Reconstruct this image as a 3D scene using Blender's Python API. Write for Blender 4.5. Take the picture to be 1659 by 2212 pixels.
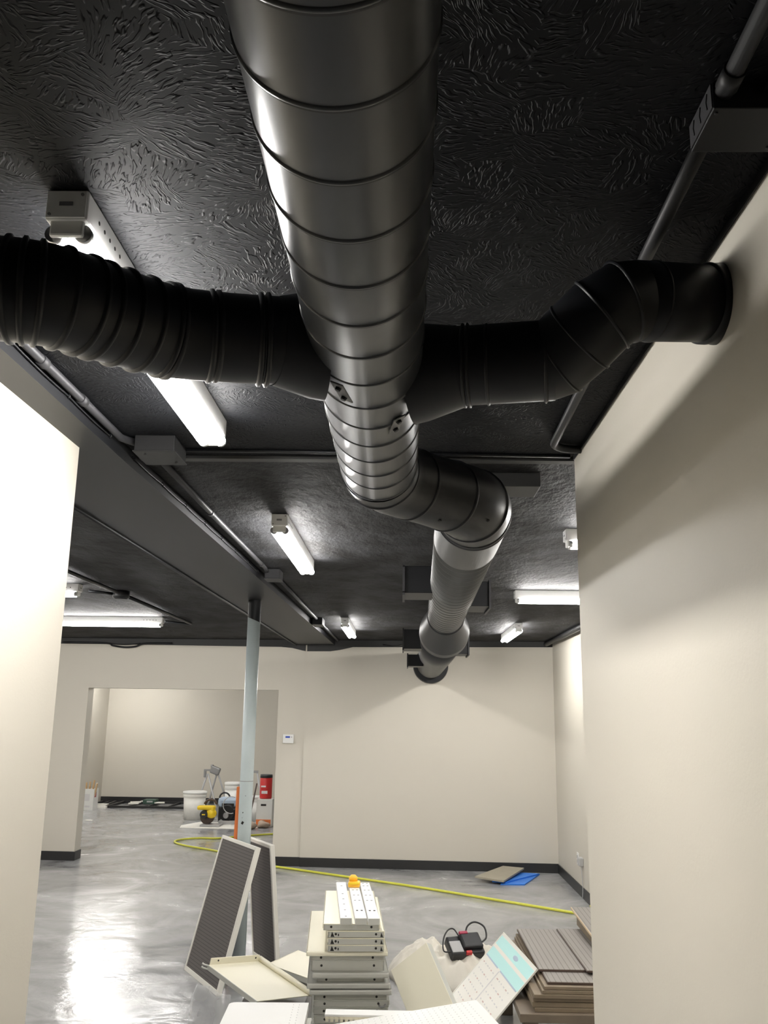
import bpy, bmesh, math, random
from mathutils import Vector, Matrix, noise

for o in list(bpy.data.objects):
    bpy.data.objects.remove(o)
SC = bpy.context.scene
COL = SC.collection
PI = math.pi
V = Vector
random.seed(4)

# ------------------------------------------------------------------ camera
EYE = V((0, 0, 1.75))
PITCH, YAW, ROLL = math.radians(12.93), math.radians(1.35), math.radians(0.8)
Rz = Matrix.Rotation(YAW, 3, 'Z')
fw = Rz @ V((0, math.cos(PITCH), math.sin(PITCH)))
up0 = Rz @ V((0, -math.sin(PITCH), math.cos(PITCH)))
rt0 = Rz @ V((1, 0, 0))
up = up0 * math.cos(ROLL) - rt0 * math.sin(ROLL)
rt = rt0 * math.cos(ROLL) + up0 * math.sin(ROLL)
cd = bpy.data.cameras.new('camera')
cd.sensor_fit = 'VERTICAL'
cd.sensor_height = 24.0
cd.lens = 24.0 * 1912 / 2212
cd.clip_start = 0.02
cam = bpy.data.objects.new('camera', cd)
COL.objects.link(cam)
m = Matrix((rt, up, -fw)).transposed().to_4x4()
m.translation = EYE
cam.matrix_world = m
SC.camera = cam

# ------------------------------------------------------------------ light and exposure
TUBE_POWER = 50.0            # radiance of the bare fluorescent tubes
wd = bpy.data.worlds.new('world')
SC.world = wd
wd.use_nodes = True
wd.node_tree.nodes['Background'].inputs[0].default_value = (0.0, 0.0, 0.0, 1)
wd.node_tree.nodes['Background'].inputs[1].default_value = 1.0
SC.view_settings.view_transform = 'Standard'
SC.view_settings.look = 'None'
SC.view_settings.exposure = 0.95
SC.view_settings.gamma = 1.0
SC.view_settings.use_curve_mapping = False
SC.cycles.max_bounces = 10
SC.cycles.diffuse_bounces = 6
SC.cycles.glossy_bounces = 4
SC.cycles.sample_clamp_indirect = 6.0
SC.cycles.use_denoising = True

# ------------------------------------------------------------------ materials
def nd(nt, t, **kw):
    n = nt.nodes.new(t)
    for k, v in kw.items():
        setattr(n, k, v)
    return n

def mat(name, col, rough=0.5, metal=0.0, spec=0.5, var=0.0, vscale=6.0, bump=0.0, bscale=40.0, emit=None, alpha=None):
    M = bpy.data.materials.new(name)
    M.use_nodes = True
    nt = M.node_tree
    b = nt.nodes['Principled BSDF']
    c4 = (*col, 1)
    b.inputs['Base Color'].default_value = c4
    b.inputs['Roughness'].default_value = rough
    b.inputs['Metallic'].default_value = metal
    b.inputs['Specular IOR Level'].default_value = spec
    tc = nd(nt, 'ShaderNodeTexCoord')
    if var > 0:
        n = nd(nt, 'ShaderNodeTexNoise')
        n.inputs['Scale'].default_value = vscale
        n.inputs['Detail'].default_value = 4
        nt.links.new(tc.outputs['Object'], n.inputs['Vector'])
        mx = nd(nt, 'ShaderNodeMix', data_type='RGBA')
        mx.inputs['A'].default_value = (*[max(0, c * (1 - var)) for c in col], 1)
        mx.inputs['B'].default_value = (*[min(1, c * (1 + var)) for c in col], 1)
        nt.links.new(n.outputs['Fac'], mx.inputs['Factor'])
        nt.links.new(mx.outputs['Result'], b.inputs['Base Color'])
    if bump > 0:
        n2 = nd(nt, 'ShaderNodeTexNoise')
        n2.inputs['Scale'].default_value = bscale
        n2.inputs['Detail'].default_value = 3
        nt.links.new(tc.outputs['Object'], n2.inputs['Vector'])
        bp = nd(nt, 'ShaderNodeBump')
        bp.inputs['Strength'].default_value = bump
        bp.inputs['Distance'].default_value = 0.002
        nt.links.new(n2.outputs['Fac'], bp.inputs['Height'])
        nt.links.new(bp.outputs['Normal'], b.inputs['Normal'])
    if emit:
        b.inputs['Emission Color'].default_value = (*emit[0], 1)
        b.inputs['Emission Strength'].default_value = emit[1]
    if alpha is not None:
        b.inputs['Alpha'].default_value = alpha
    return M

def mat_lines(name, c1, c2, axis, period, frac=0.2, rough=0.55):
    """parallel grooves across one object axis"""
    M = mat(name, c1, rough)
    nt = M.node_tree
    b = nt.nodes['Principled BSDF']
    tc = nd(nt, 'ShaderNodeTexCoord')
    sp = nd(nt, 'ShaderNodeSeparateXYZ')
    nt.links.new(tc.outputs['Object'], sp.inputs[0])
    dv = nd(nt, 'ShaderNodeMath', operation='DIVIDE')
    dv.inputs[1].default_value = period
    nt.links.new(sp.outputs[axis], dv.inputs[0])
    fr = nd(nt, 'ShaderNodeMath', operation='FRACT')
    nt.links.new(dv.outputs[0], fr.inputs[0])
    lt = nd(nt, 'ShaderNodeMath', operation='LESS_THAN')
    lt.inputs[1].default_value = frac
    nt.links.new(fr.outputs[0], lt.inputs[0])
    mx = nd(nt, 'ShaderNodeMix', data_type='RGBA')
    mx.inputs['A'].default_value = (*c1, 1)
    mx.inputs['B'].default_value = (*c2, 1)
    nt.links.new(lt.outputs[0], mx.inputs['Factor'])
    nt.links.new(mx.outputs['Result'], b.inputs['Base Color'])
    bp = nd(nt, 'ShaderNodeBump', invert=True)
    bp.inputs['Strength'].default_value = 0.6
    bp.inputs['Distance'].default_value = 0.003
    nt.links.new(lt.outputs[0], bp.inputs['Height'])
    nt.links.new(bp.outputs['Normal'], b.inputs['Normal'])
    return M

def mat_ceiling(name, stomp):
    M = mat(name, (0.0058, 0.0063, 0.0078), 0.62, spec=0.12)
    nt = M.node_tree
    b = nt.nodes['Principled BSDF']
    tc = nd(nt, 'ShaderNodeTexCoord')
    bp = nd(nt, 'ShaderNodeBump')
    nt.links.new(bp.outputs['Normal'], b.inputs['Normal'])
    if stomp:
        def mth(op, a, b_=None, c_=None):
            q_ = nd(nt, 'ShaderNodeMath', operation=op)
            for ix, val in enumerate((a, b_, c_)):
                if val is None:
                    continue
                if isinstance(val, (int, float)):
                    q_.inputs[ix].default_value = val
                else:
                    nt.links.new(val, q_.inputs[ix])
            return q_.outputs[0]
        wn = nd(nt, 'ShaderNodeTexNoise')
        wn.inputs['Scale'].default_value = 14.0
        wn.inputs['Detail'].default_value = 2
        nt.links.new(tc.outputs['Object'], wn.inputs['Vector'])
        sub = nd(nt, 'ShaderNodeVectorMath', operation='SUBTRACT')
        sub.inputs[1].default_value = (.5, .5, .5)
        nt.links.new(wn.outputs['Color'], sub.inputs[0])
        sc = nd(nt, 'ShaderNodeVectorMath', operation='SCALE')
        sc.inputs['Scale'].default_value = 0.035
        nt.links.new(sub.outputs[0], sc.inputs[0])
        ad = nd(nt, 'ShaderNodeVectorMath', operation='ADD')
        nt.links.new(tc.outputs['Object'], ad.inputs[0])
        nt.links.new(sc.outputs[0], ad.inputs[1])
        vo = nd(nt, 'ShaderNodeTexVoronoi', voronoi_dimensions='2D', feature='F1')
        vo.inputs['Scale'].default_value = 11.5
        nt.links.new(ad.outputs[0], vo.inputs['Vector'])
        df = nd(nt, 'ShaderNodeVectorMath', operation='SUBTRACT')
        nt.links.new(ad.outputs[0], df.inputs[0])
        nt.links.new(vo.outputs['Position'], df.inputs[1])
        sp = nd(nt, 'ShaderNodeSeparateXYZ')
        nt.links.new(df.outputs[0], sp.inputs[0])
        sr = nd(nt, 'ShaderNodeSeparateColor')
        nt.links.new(vo.outputs['Color'], sr.inputs[0])
        th = mth('MULTIPLY', sr.outputs[0], 6.283)
        cs, sn = mth('COSINE', th), mth('SINE', th)
        uu = mth('ADD', mth('MULTIPLY', sp.outputs[0], cs), mth('MULTIPLY', sp.outputs[1], sn))
        vv = mth('SUBTRACT', mth('MULTIPLY', sp.outputs[1], cs), mth('MULTIPLY', sp.outputs[0], sn))
        fan = mth('DIVIDE', uu, mth('ADD', mth('MULTIPLY', vv, 7.0), 1.0))
        cb = nd(nt, 'ShaderNodeCombineXYZ')
        nt.links.new(mth('MULTIPLY', fan, 165.0), cb.inputs[0])
        nt.links.new(mth('MULTIPLY', vv, 38.0), cb.inputs[1])
        nt.links.new(mth('MULTIPLY', sr.outputs[1], 60.0), cb.inputs[2])
        n = nd(nt, 'ShaderNodeTexNoise')
        n.inputs['Scale'].default_value = 1.0
        n.inputs['Detail'].default_value = 1.0
        nt.links.new(cb.outputs[0], n.inputs['Vector'])
        rp = nd(nt, 'ShaderNodeMapRange', interpolation_type='SMOOTHSTEP')
        rp.inputs['From Min'].default_value = 0.50
        rp.inputs['From Max'].default_value = 0.62
        nt.links.new(n.outputs['Fac'], rp.inputs['Value'])
        nt.links.new(rp.outputs[0], bp.inputs['Height'])
        bp.inputs['Strength'].default_value = 0.9
        bp.inputs['Distance'].default_value = 0.0026
    else:
        b.inputs['Roughness'].default_value = 0.7
        b.inputs['Specular IOR Level'].default_value = 0.2
        mp = nd(nt, 'ShaderNodeMapping')
        mp.inputs['Scale'].default_value = (1.0, 0.55, 1.0)
        nt.links.new(tc.outputs['Object'], mp.inputs[0])
        n = nd(nt, 'ShaderNodeTexNoise')
        n.inputs['Scale'].default_value = 12
        n.inputs['Detail'].default_value = 6
        n.inputs['Roughness'].default_value = 0.65
        nt.links.new(mp.outputs[0], n.inputs['Vector'])
        nt.links.new(n.outputs['Fac'], bp.inputs['Height'])
        bp.inputs['Strength'].default_value = 0.8
        bp.inputs['Distance'].default_value = 0.02
        n2 = nd(nt, 'ShaderNodeTexNoise')
        n2.inputs['Scale'].default_value = 5
        n2.inputs['Detail'].default_value = 5
        nt.links.new(mp.outputs[0], n2.inputs['Vector'])
        r2 = nd(nt, 'ShaderNodeMapRange')
        r2.inputs['From Min'].default_value = 0.40
        r2.inputs['From Max'].default_value = 0.62
        nt.links.new(n2.outputs['Fac'], r2.inputs['Value'])
        mx = nd(nt, 'ShaderNodeMix', data_type='RGBA')
        mx.inputs['A'].default_value = (0.0035, 0.0033, 0.0033, 1)
        mx.inputs['B'].default_value = (0.025, 0.0255, 0.028, 1)
        nt.links.new(r2.outputs[0], mx.inputs['Factor'])
        nt.links.new(mx.outputs['Result'], b.inputs['Base Color'])
    return M

def mat_floor():
    M = mat('polished_concrete', (0.4, 0.4, 0.4), 0.2, spec=0.5)
    nt = M.node_tree
    b = nt.nodes['Principled BSDF']
    tc = nd(nt, 'ShaderNodeTexCoord')
    mp = nd(nt, 'ShaderNodeMapping')
    mp.inputs['Scale'].default_value = (1.0, 1.0, 1.0)
    nt.links.new(tc.outputs['Object'], mp.inputs[0])
    n = nd(nt, 'ShaderNodeTexNoise')
    n.inputs['Scale'].default_value = 1.3
    n.inputs['Detail'].default_value = 7
    n.inputs['Roughness'].default_value = 0.62
    n.inputs['Distortion'].default_value = 1.2
    nt.links.new(mp.outputs[0], n.inputs['Vector'])
    rp = nd(nt, 'ShaderNodeValToRGB')
    rp.color_ramp.elements[0].position = 0.3
    rp.color_ramp.elements[0].color = (0.235, 0.239, 0.245, 1)
    rp.color_ramp.elements[1].position = 0.72
    rp.color_ramp.elements[1].color = (0.47, 0.47, 0.47, 1)
    nt.links.new(n.outputs['Fac'], rp.inputs[0])
    nt.links.new(rp.outputs[0], b.inputs['Base Color'])
    r = nd(nt, 'ShaderNodeMapRange')
    r.inputs['From Min'].default_value = 0.3
    r.inputs['From Max'].default_value = 0.7
    r.inputs['To Min'].default_value = 0.08
    r.inputs['To Max'].default_value = 0.30
    nt.links.new(n.outputs['Fac'], r.inputs['Value'])
    nt.links.new(r.outputs[0], b.inputs['Roughness'])
    n3 = nd(nt, 'ShaderNodeTexNoise')
    n3.inputs['Scale'].default_value = 3.2
    n3.inputs['Detail'].default_value = 6
    n3.inputs['Distortion'].default_value = 0.6
    nt.links.new(tc.outputs['Object'], n3.inputs['Vector'])
    bp = nd(nt, 'ShaderNodeBump')
    bp.inputs['Strength'].default_value = 0.30
    bp.inputs['Distance'].default_value = 0.03
    nt.links.new(n3.outputs['Fac'], bp.inputs['Height'])
    nt.links.new(bp.outputs['Normal'], b.inputs['Normal'])
    return M

M_WALL = mat('greige_wall_paint', (0.60, 0.565, 0.49), 0.5, spec=0.35, bump=0.15, bscale=120)
M_FLOOR = mat_floor()
M_CEIL = mat_ceiling('black_stomp_ceiling', True)
M_CEIL2 = mat_ceiling('black_rough_ceiling', False)
M_BLACK = mat('black_paint', (0.0082, 0.0087, 0.0105), 0.45, spec=0.3)
M_BLACK2 = mat('black_trim_paint', (0.02, 0.02, 0.02), 0.55)
M_BASE = mat('black_vinyl_base', (0.018, 0.018, 0.019), 0.4)
M_DUCT = mat('dark_duct_paint', (0.021, 0.0225, 0.0255), 0.31, spec=0.42, var=0.12, vscale=3)
M_DUCT2 = mat('black_duct_paint', (0.0062, 0.0067, 0.0085), 0.42, spec=0.3, var=0.12, vscale=4)
M_DUCT3 = mat('lit_grey_duct_paint', (0.062, 0.063, 0.061), 0.40, spec=0.42, var=0.12, vscale=3)  # grey far run, lightened further for the lamps burning round it
M_DUCT4 = mat('flat_grey_duct_paint', (0.020, 0.0205, 0.0225), 0.46, spec=0.38, var=0.1, vscale=3)
M_SEAM = mat('duct_seam_shadow', (0.010, 0.010, 0.011), 0.6)
M_COND = mat('conduit_lit_tone', (0.030, 0.030, 0.033), 0.5, spec=0.35)  # black paint lightened to hold the lamp light on the left run
M_CONDK = mat('conduit_dark_tone', (0.012, 0.012, 0.013), 0.5, spec=0.35)  # same paint in a darker tone for the unlit right run
M_TAB = mat('bare_grey_tab', (0.10, 0.10, 0.10), 0.5)
M_STEEL = mat('galvanised_steel', (0.55, 0.56, 0.57), 0.35, metal=1.0)
M_WHITE_E = mat('white_enamel', (0.80, 0.80, 0.79), 0.35)
M_TUBE = mat('fluorescent_tube', (0.9, 0.9, 0.9), 0.3, emit=((1.0, 0.975, 0.94), TUBE_POWER))
M_PIN = mat('tube_end_cap', (0.6, 0.6, 0.6), 0.3, metal=1.0)
M_POST = mat('pale_blue_primer', (0.60, 0.68, 0.69), 0.4, var=0.06, vscale=8)
M_DARK = mat('dark_hole', (0.015, 0.014, 0.012), 0.7)
M_CREAM = mat('cream_enamel', (0.82, 0.78, 0.63), 0.4)
M_GREYC = mat('pale_grey_enamel', (0.52, 0.52, 0.48), 0.42)
M_PUREW = mat('bright_white_enamel', (0.86, 0.86, 0.84), 0.35)
M_FRAME = mat('ivory_frame', (0.82, 0.80, 0.73), 0.45)
M_PANEL = mat_lines('brown_ribbed_panel', (0.115, 0.104, 0.098), (0.055, 0.05, 0.047), 2, 0.021, 0.22)
M_SLATP = mat_lines('grey_brown_slat_panel', (0.235, 0.215, 0.195), (0.13, 0.115, 0.10), 0, 0.028, 0.16)
M_BOARD = mat('brown_board', (0.20, 0.155, 0.105), 0.6, var=0.2, vscale=12)
M_BOARD2 = mat('tan_board_edge', (0.62, 0.49, 0.33), 0.6, var=0.1, vscale=20)
M_PLANK = mat('dark_plank', (0.16, 0.125, 0.09), 0.6, var=0.25, vscale=10)
M_CLOTH = mat('cream_canvas', (0.80, 0.76, 0.67), 0.9, bump=0.4, bscale=90)
M_BLKP = mat('black_plastic', (0.018, 0.018, 0.02), 0.5)
M_RED = mat('red_plastic', (0.62, 0.03, 0.03), 0.4)
M_DRED = mat('dark_red_plastic', (0.35, 0.02, 0.06), 0.4)
M_YEL = mat('yellow_plastic', (0.86, 0.60, 0.02), 0.4)
M_HOSE = mat('yellow_rubber', (0.66, 0.66, 0.07), 0.45)
M_ORG = mat('orange_plastic', (0.92, 0.50, 0.04), 0.4)
M_ORGS = mat('orange_level_paint', (0.80, 0.22, 0.06), 0.5)
M_CYAN = mat('pale_cyan_print', (0.52, 0.84, 0.82), 0.3)
M_PAPER = mat('white_print', (0.84, 0.82, 0.76), 0.3)
M_INK = mat('grey_ink', (0.66, 0.65, 0.65), 0.5)
M_INK2 = mat('dull_red_ink', (0.62, 0.45, 0.42), 0.5)
M_BLUE = mat('bright_blue_plastic', (0.03, 0.20, 0.72), 0.5)
M_BOARDG = mat('grey_tan_board', (0.34, 0.31, 0.24), 0.6, var=0.1, vscale=9)
M_GREY = mat('mid_grey_metal', (0.30, 0.30, 0.30), 0.45, metal=0.6)
M_LGREY = mat('light_grey_metal', (0.45, 0.45, 0.45), 0.45)
M_BLUEG = mat('blue_grey_plastic', (0.42, 0.52, 0.64), 0.45)
M_BROWN = mat('dark_brown_metal', (0.07, 0.045, 0.035), 0.5)
M_SCREEN = mat('blue_lcd', (0.06, 0.10, 0.40), 0.2)
M_PLW = mat('white_plastic', (0.80, 0.80, 0.77), 0.4)
M_BUCK = mat('white_bucket_plastic', (0.78, 0.77, 0.72), 0.5, var=0.1, vscale=14)
M_WOOD = mat('raw_pine', (0.62, 0.42, 0.22), 0.6, var=0.15, vscale=15)
M_FILM = mat('clear_plastic_film', (0.75, 0.76, 0.78), 0.12, alpha=0.32)
M_RAG = mat('tan_rag', (0.42, 0.33, 0.26), 0.9, var=0.25, vscale=18)
M_SHEET = mat('white_drop_sheet', (0.82, 0.80, 0.74), 0.8)
M_GREEN = mat('dark_green_plastic', (0.03, 0.07, 0.05), 0.5)
M_WHITEM = mat('white_marker_strip', (0.85, 0.8, 0.8), 0.5)

# ------------------------------------------------------------------ mesh helpers
def rotz(a):
    return Matrix.Rotation(a, 4, 'Z')

def add_box(bm, c, s, mi=0, rot=None, bev=0.0, seg=2):
    r = bmesh.ops.create_cube(bm, size=1.0)
    vs = r['verts']
    M = Matrix.Translation(V(c)) @ ((rot.to_4x4() if rot is not None else Matrix.Identity(4))) @ Matrix.Diagonal((*s, 1))
    bmesh.ops.transform(bm, matrix=M, verts=vs)
    fs = {f for v in vs for f in v.link_faces}
    for f in fs:
        f.material_index = mi
    if bev > 0:
        es = {e for f in fs for e in f.edges}
        rb = bmesh.ops.bevel(bm, geom=list(es), offset=bev, segments=seg, affect='EDGES', profile=0.5)
        for f in rb['faces']:
            f.material_index = mi

def span(bm, lo, hi, mi=0, bev=0.0, rot=None):
    c = [(a + b) / 2 for a, b in zip(lo, hi)]
    s = [abs(b - a) for a, b in zip(lo, hi)]
    add_box(bm, c, s, mi, rot, bev)

def sweep(bm, pts, radii, n=32, mi=0, caps=True, smooth=True):
    """round tube along a polyline, frames carried along"""
    pts = [V(p) for p in pts]
    if not hasattr(radii, '__len__'):
        radii = [radii] * len(pts)
    tang = []
    for i in range(len(pts)):
        a = pts[max(i - 1, 0)]
        b = pts[min(i + 1, len(pts) - 1)]
        t = (pts[i] - a).normalized() + (b - pts[i]).normalized()
        tang.append(t.normalized())
    ref = V((0, 0, 1)) if abs(tang[0].z) < 0.9 else V((0, 1, 0))
    u = (ref - tang[0] * ref.dot(tang[0])).normalized()
    rings = []
    for p, t, r in zip(pts, tang, radii):
        u = (u - t * u.dot(t)).normalized()
        w = t.cross(u)
        rings.append([bm.verts.new(p + (u * math.cos(2 * PI * k / n) + w * math.sin(2 * PI * k / n)) * r) for k in range(n)])
    for a, b in zip(rings, rings[1:]):
        for k in range(n):
            f = bm.faces.new((a[k], a[(k + 1) % n], b[(k + 1) % n], b[k]))
            f.material_index = mi
            f.smooth = smooth
    if caps:
        f = bm.faces.new(list(reversed(rings[0])))
        f.material_index = mi
        f = bm.faces.new(rings[-1])
        f.material_index = mi

def bead(bm, p, d, R, half=0.004, h=0.003, mi=0, n=64):
    """a raised ring round a pipe at p, pipe direction d"""
    d = V(d).normalized()
    p = V(p)
    sweep(bm, [p - d * half, p - d * half * 0.4, p + d * half * 0.4, p + d * half], [R - 0.001, R + h, R + h, R - 0.001], n, mi, caps=False)

def seam(bm, p, d, R, n=64, dark=0.0052):
    """one lock seam of a spiral pipe: a low ridge and the dark fold beside it"""
    d = V(d).normalized()
    p = V(p)
    sweep(bm, [p - d * 0.0045, p - d * 0.0025, p + d * 0.0005, p + d * 0.0015], [R, R + 0.0022, R + 0.0022, R + 0.0004], n, 0, caps=False)
    sweep(bm, [p + d * 0.0010, p + d * dark], [R + 0.0007, R + 0.0007], n, 1, caps=False, smooth=True)

def cyl(bm, a, b, r, n=24, mi=0, r2=None):
    sweep(bm, [a, b], [r, r if r2 is None else r2], n, mi)

def ball(bm, c, s, mi=0, sub=3):
    r = bmesh.ops.create_icosphere(bm, subdivisions=sub, radius=1.0)
    bmesh.ops.transform(bm, matrix=Matrix.Translation(V(c)) @ Matrix.Diagonal((*s, 1)), verts=r['verts'])
    for f in {f for v in r['verts'] for f in v.link_faces}:
        f.material_index = mi
        f.smooth = True

def prism(bm, poly, z0, z1, mi=0):
    lo = [bm.verts.new((x, y, z0)) for x, y in poly]
    hi = [bm.verts.new((x, y, z1)) for x, y in poly]
    n = len(poly)
    fs = [bm.faces.new(list(reversed(lo))), bm.faces.new(hi)]
    for k in range(n):
        fs.append(bm.faces.new((lo[k], lo[(k + 1) % n], hi[(k + 1) % n], hi[k])))
    for f in fs:
        f.material_index = mi
    bmesh.ops.recalc_face_normals(bm, faces=fs)

def arc(c, r, a0, a1, n, ax=0, ay=1):
    out = []
    for k in range(n + 1):
        a = a0 + (a1 - a0) * k / n
        p = [c[0], c[1], c[2]]
        p[ax] += r * math.cos(a)
        p[ay] += r * math.sin(a)
        out.append(tuple(p))
    return out

def smooth_path(ctrl, per=8):
    """Catmull-Rom through the control points"""
    P = [V(c) for c in ctrl]
    P = [P[0] * 2 - P[1]] + P + [P[-1] * 2 - P[-2]]
    out = []
    for i in range(1, len(P) - 2):
        for k in range(per):
            t = k / per
            a, b, c, d = P[i - 1], P[i], P[i + 1], P[i + 2]
            out.append(0.5 * ((2 * b) + (c - a) * t + (2 * a - 5 * b + 4 * c - d) * t * t + (3 * b - a - 3 * c + d) * t ** 3))
    out.append(P[-2])
    return out

WORLD = {}

def obj(name, bm, mats, parent=None, world=True, recalc=False):
    """link a bmesh as one object; world=True means its coordinates are room coordinates"""
    if recalc:
        bmesh.ops.recalc_face_normals(bm, faces=bm.faces)
    if parent is not None and world:
        bmesh.ops.transform(bm, matrix=WORLD[parent.name].inverted(), verts=bm.verts)
    me = bpy.data.meshes.new(name)
    bm.to_mesh(me)
    bm.free()
    for mm in (mats if isinstance(mats, (list, tuple)) else [mats]):
        me.materials.append(mm)
    o = bpy.data.objects.new(name, me)
    COL.objects.link(o)
    if parent is not None:
        o.parent = parent
        WORLD[o.name] = WORLD[parent.name]
    else:
        WORLD[o.name] = Matrix.Identity(4)
    return o

def tag(o, label, cat, group=None, kind=None):
    o['label'] = label
    o['category'] = cat
    if group:
        o['group'] = group
    if kind:
        o['kind'] = kind
    return o

def thing(name, label, cat, M=None, group=None, loc=None):
    o = bpy.data.objects.new(name, None)
    o.empty_display_size = 0.1
    COL.objects.link(o)
    if M is None:
        M = Matrix.Translation(V(loc or (0, 0, 0)))
    o.matrix_world = M
    WORLD[o.name] = M.copy()
    return tag(o, label, cat, group)

def struct(name, bm, mats):
    o = obj(name, bm, mats)
    o['kind'] = 'structure'
    return o

def copy_tree(o, M, label, group=None):
    c = o.copy()
    COL.objects.link(c)
    c.matrix_world = M
    WORLD[c.name] = M.copy()
    c['label'] = label
    if group:
        c['group'] = group
    for ch in list(o.children):
        d = ch.copy()
        COL.objects.link(d)
        d.parent = c
        for g in list(ch.children):
            e = g.copy()
            COL.objects.link(e)
            e.parent = d
    return c

B = bmesh.new

# ------------------------------------------------------------------ room shell
ZC = 2.65
def back_y(x):
    return 11.02 - 0.0441 * (x + 0.2) if x > -1.2 else 11.04 - 0.0441 * (x + 0.2)

bm = B(); span(bm, (-8, -6.2, -0.1), (4.6, 20, 0)); struct('floor', bm, M_FLOOR)
bm = B(); span(bm, (-4.6, -6.2, ZC), (4.6, 3.05, ZC + 0.1)); struct('ceiling', bm, M_CEIL)
bm = B(); span(bm, (-8, 3.05, ZC), (3.5, 20, ZC + 0.1)); struct('ceiling_far', bm, M_CEIL2)
bm = B(); span(bm, (-0.955, 3.035, ZC - 0.012), (2.0, 3.075, ZC)); struct('trim_1', bm, M_BLACK2)          # batten on the joint of the two ceilings
bm = B(); prism(bm, [(-0.963, -6.0), (-0.963, 2.9), (-0.845, 11.10), (-1.325, 11.12), (-1.395, 2.9), (-1.395, -6.0)], 2.588, ZC + 0.02)
struct('beam', bm, M_BLACK)
# partition on the left and the wall it returns into
bm = B(); span(bm, (-1.20, -0.2, 0), (-1.063, 2.75, 2.588)); struct('wall_left', bm, M_WALL)
bm = B(); span(bm, (-6.6, 2.63, 0), (-1.20, 2.75, ZC)); struct('wall_left_return', bm, M_WALL)
bm = B(); span(bm, (-6.72, 2.67, 0), (-6.6, 11.6, ZC)); struct('wall_far_left', bm, M_WALL)
# partition on the right
bm = B(); span(bm, (0.595, -0.2, 0), (0.73, 3.0, 2.632)); struct('wall_right', bm, M_WALL)
bm = B(); span(bm, (0.592, -0.2, 2.632), (0.73, 3.002, ZC)); struct('trim_2', bm, M_BLACK2)
bm = B(); span(bm, (0.73, 2.88, 0), (4.6, 3.0, ZC)); struct('wall_right_return', bm, M_WALL)
bm = B(); span(bm, (1.82, 3.0, 0), (1.95, 11.2, ZC)); struct('wall_far_right', bm, M_WALL)
bm = B(); span(bm, (-4.6, -6.2, 0), (4.6, -6.08, ZC)); struct('wall_behind', bm, M_WALL)  # unseen room behind the camera, widened to cut bounced light
bm = B(); span(bm, (-4.72, -6.2, 0), (-4.6, 2.75, ZC)); struct('wall_behind_left', bm, M_WALL)
bm = B(); span(bm, (4.6, -6.2, 0), (4.72, 3.05, ZC)); struct('wall_behind_right', bm, M_WALL)
# far wall with the wide opening
def wall_seg(bm, x0, x1, z0, z1, th=0.2, off=0.0):
    prism(bm, [(x0, back_y(x0) + off), (x1, back_y(x1) + off), (x1, back_y(x1) + th), (x0, back_y(x0) + th)], z0, z1)
bm = B(); wall_seg(bm, -1.199, 1.95, 0, ZC); struct('wall_back', bm, M_WALL)
bm = B()
wall_seg(bm, -6.7, -3.93, 0, 2.035)
wall_seg(bm, -1.53, -1.2, 0, 2.035)
wall_seg(bm, -6.7, -1.2, 2.035, ZC)
struct('wall_back_left', bm, M_WALL)
def wall_band(bm, pts):
    """black paint line under the ceiling: pts are (x, lower edge)"""
    for (x0, a), (x1, b) in zip(pts, pts[1:]):
        y0, y1 = back_y(x0) - 0.004, back_y(x1) - 0.004
        v = [bm.verts.new(q) for q in ((x0, y0, a), (x1, y1, b), (x1, y1, ZC), (x0, y0, ZC),
                                       (x0, y0 + .01, a), (x1, y1 + .01, b), (x1, y1 + .01, ZC), (x0, y0 + .01, ZC))]
        for q in ((0, 1, 2, 3), (7, 6, 5, 4), (0, 4, 5, 1), (1, 5, 6, 2), (3, 2, 6, 7), (0, 3, 7, 4)):
            bm.faces.new([v[k] for k in q])
bm = B()
wall_band(bm, [(-6.6, 2.58), (-3.9, 2.578), (-1.52, 2.562), (-1.38, 2.55), (-1.25, 2.52), (-1.21, 2.513)])
wall_band(bm, [(-1.19, 2.51), (-0.9, 2.512), (-0.78, 2.53), (-0.62, 2.566), (1.82, 2.585)])
struct('trim_3', bm, M_BLACK2)
# vinyl baseboards
def base_run(bm, p, q, th=0.012, h=0.103):
    p, q = V((*p, 0)), V((*q, 0))
    d = (q - p)
    L = d.length
    ang = math.atan2(d.y, d.x)
    mid = (p + q) / 2
    add_box(bm, (mid.x, mid.y, h / 2), (L, th, h), rot=Matrix.Rotation(ang, 3, 'Z'), bev=0.003)
bm = B(); base_run(bm, (-1.2, back_y(-1.19) - 0.006), (1.82, back_y(1.82) - 0.006)); struct('baseboard_back', bm, M_BASE)
bm = B()
base_run(bm, (-1.53, back_y(-1.53) - 0.006), (-1.2, back_y(-1.201) - 0.006))
base_run(bm, (-6.6, back_y(-6.6) - 0.006), (-3.925, back_y(-3.925) - 0.006))
base_run(bm, (-3.924, back_y(-3.93) - 0.01), (-3.924, back_y(-3.93) + 0.2))
struct('baseboard_back_left', bm, M_BASE)
bm = B(); base_run(bm, (1.814, 3.0), (1.814, back_y(1.82))); struct('baseboard_right', bm, M_BASE)
bm = B(); base_run(bm, (-6.594, 2.8), (-6.594, 11.2)); struct('baseboard_far_left', bm, M_BASE)
# the room behind the opening
bm = B(); span(bm, (-6.1, 11.4, 0), (-5.98, 18.5, ZC)); struct('wall_rear_left', bm, M_WALL)
bm = B(); span(bm, (-6.1, 18.3, 0), (0.3, 18.42, ZC)); struct('wall_rear', bm, M_WALL)
bm = B(); span(bm, (0.2, 11.2, 0), (0.32, 18.4, ZC)); struct('wall_rear_right', bm, M_WALL)
bm = B(); base_run(bm, (-5.98, 18.293), (0.2, 18.293)); struct('baseboard_rear', bm, M_BASE)

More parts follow.
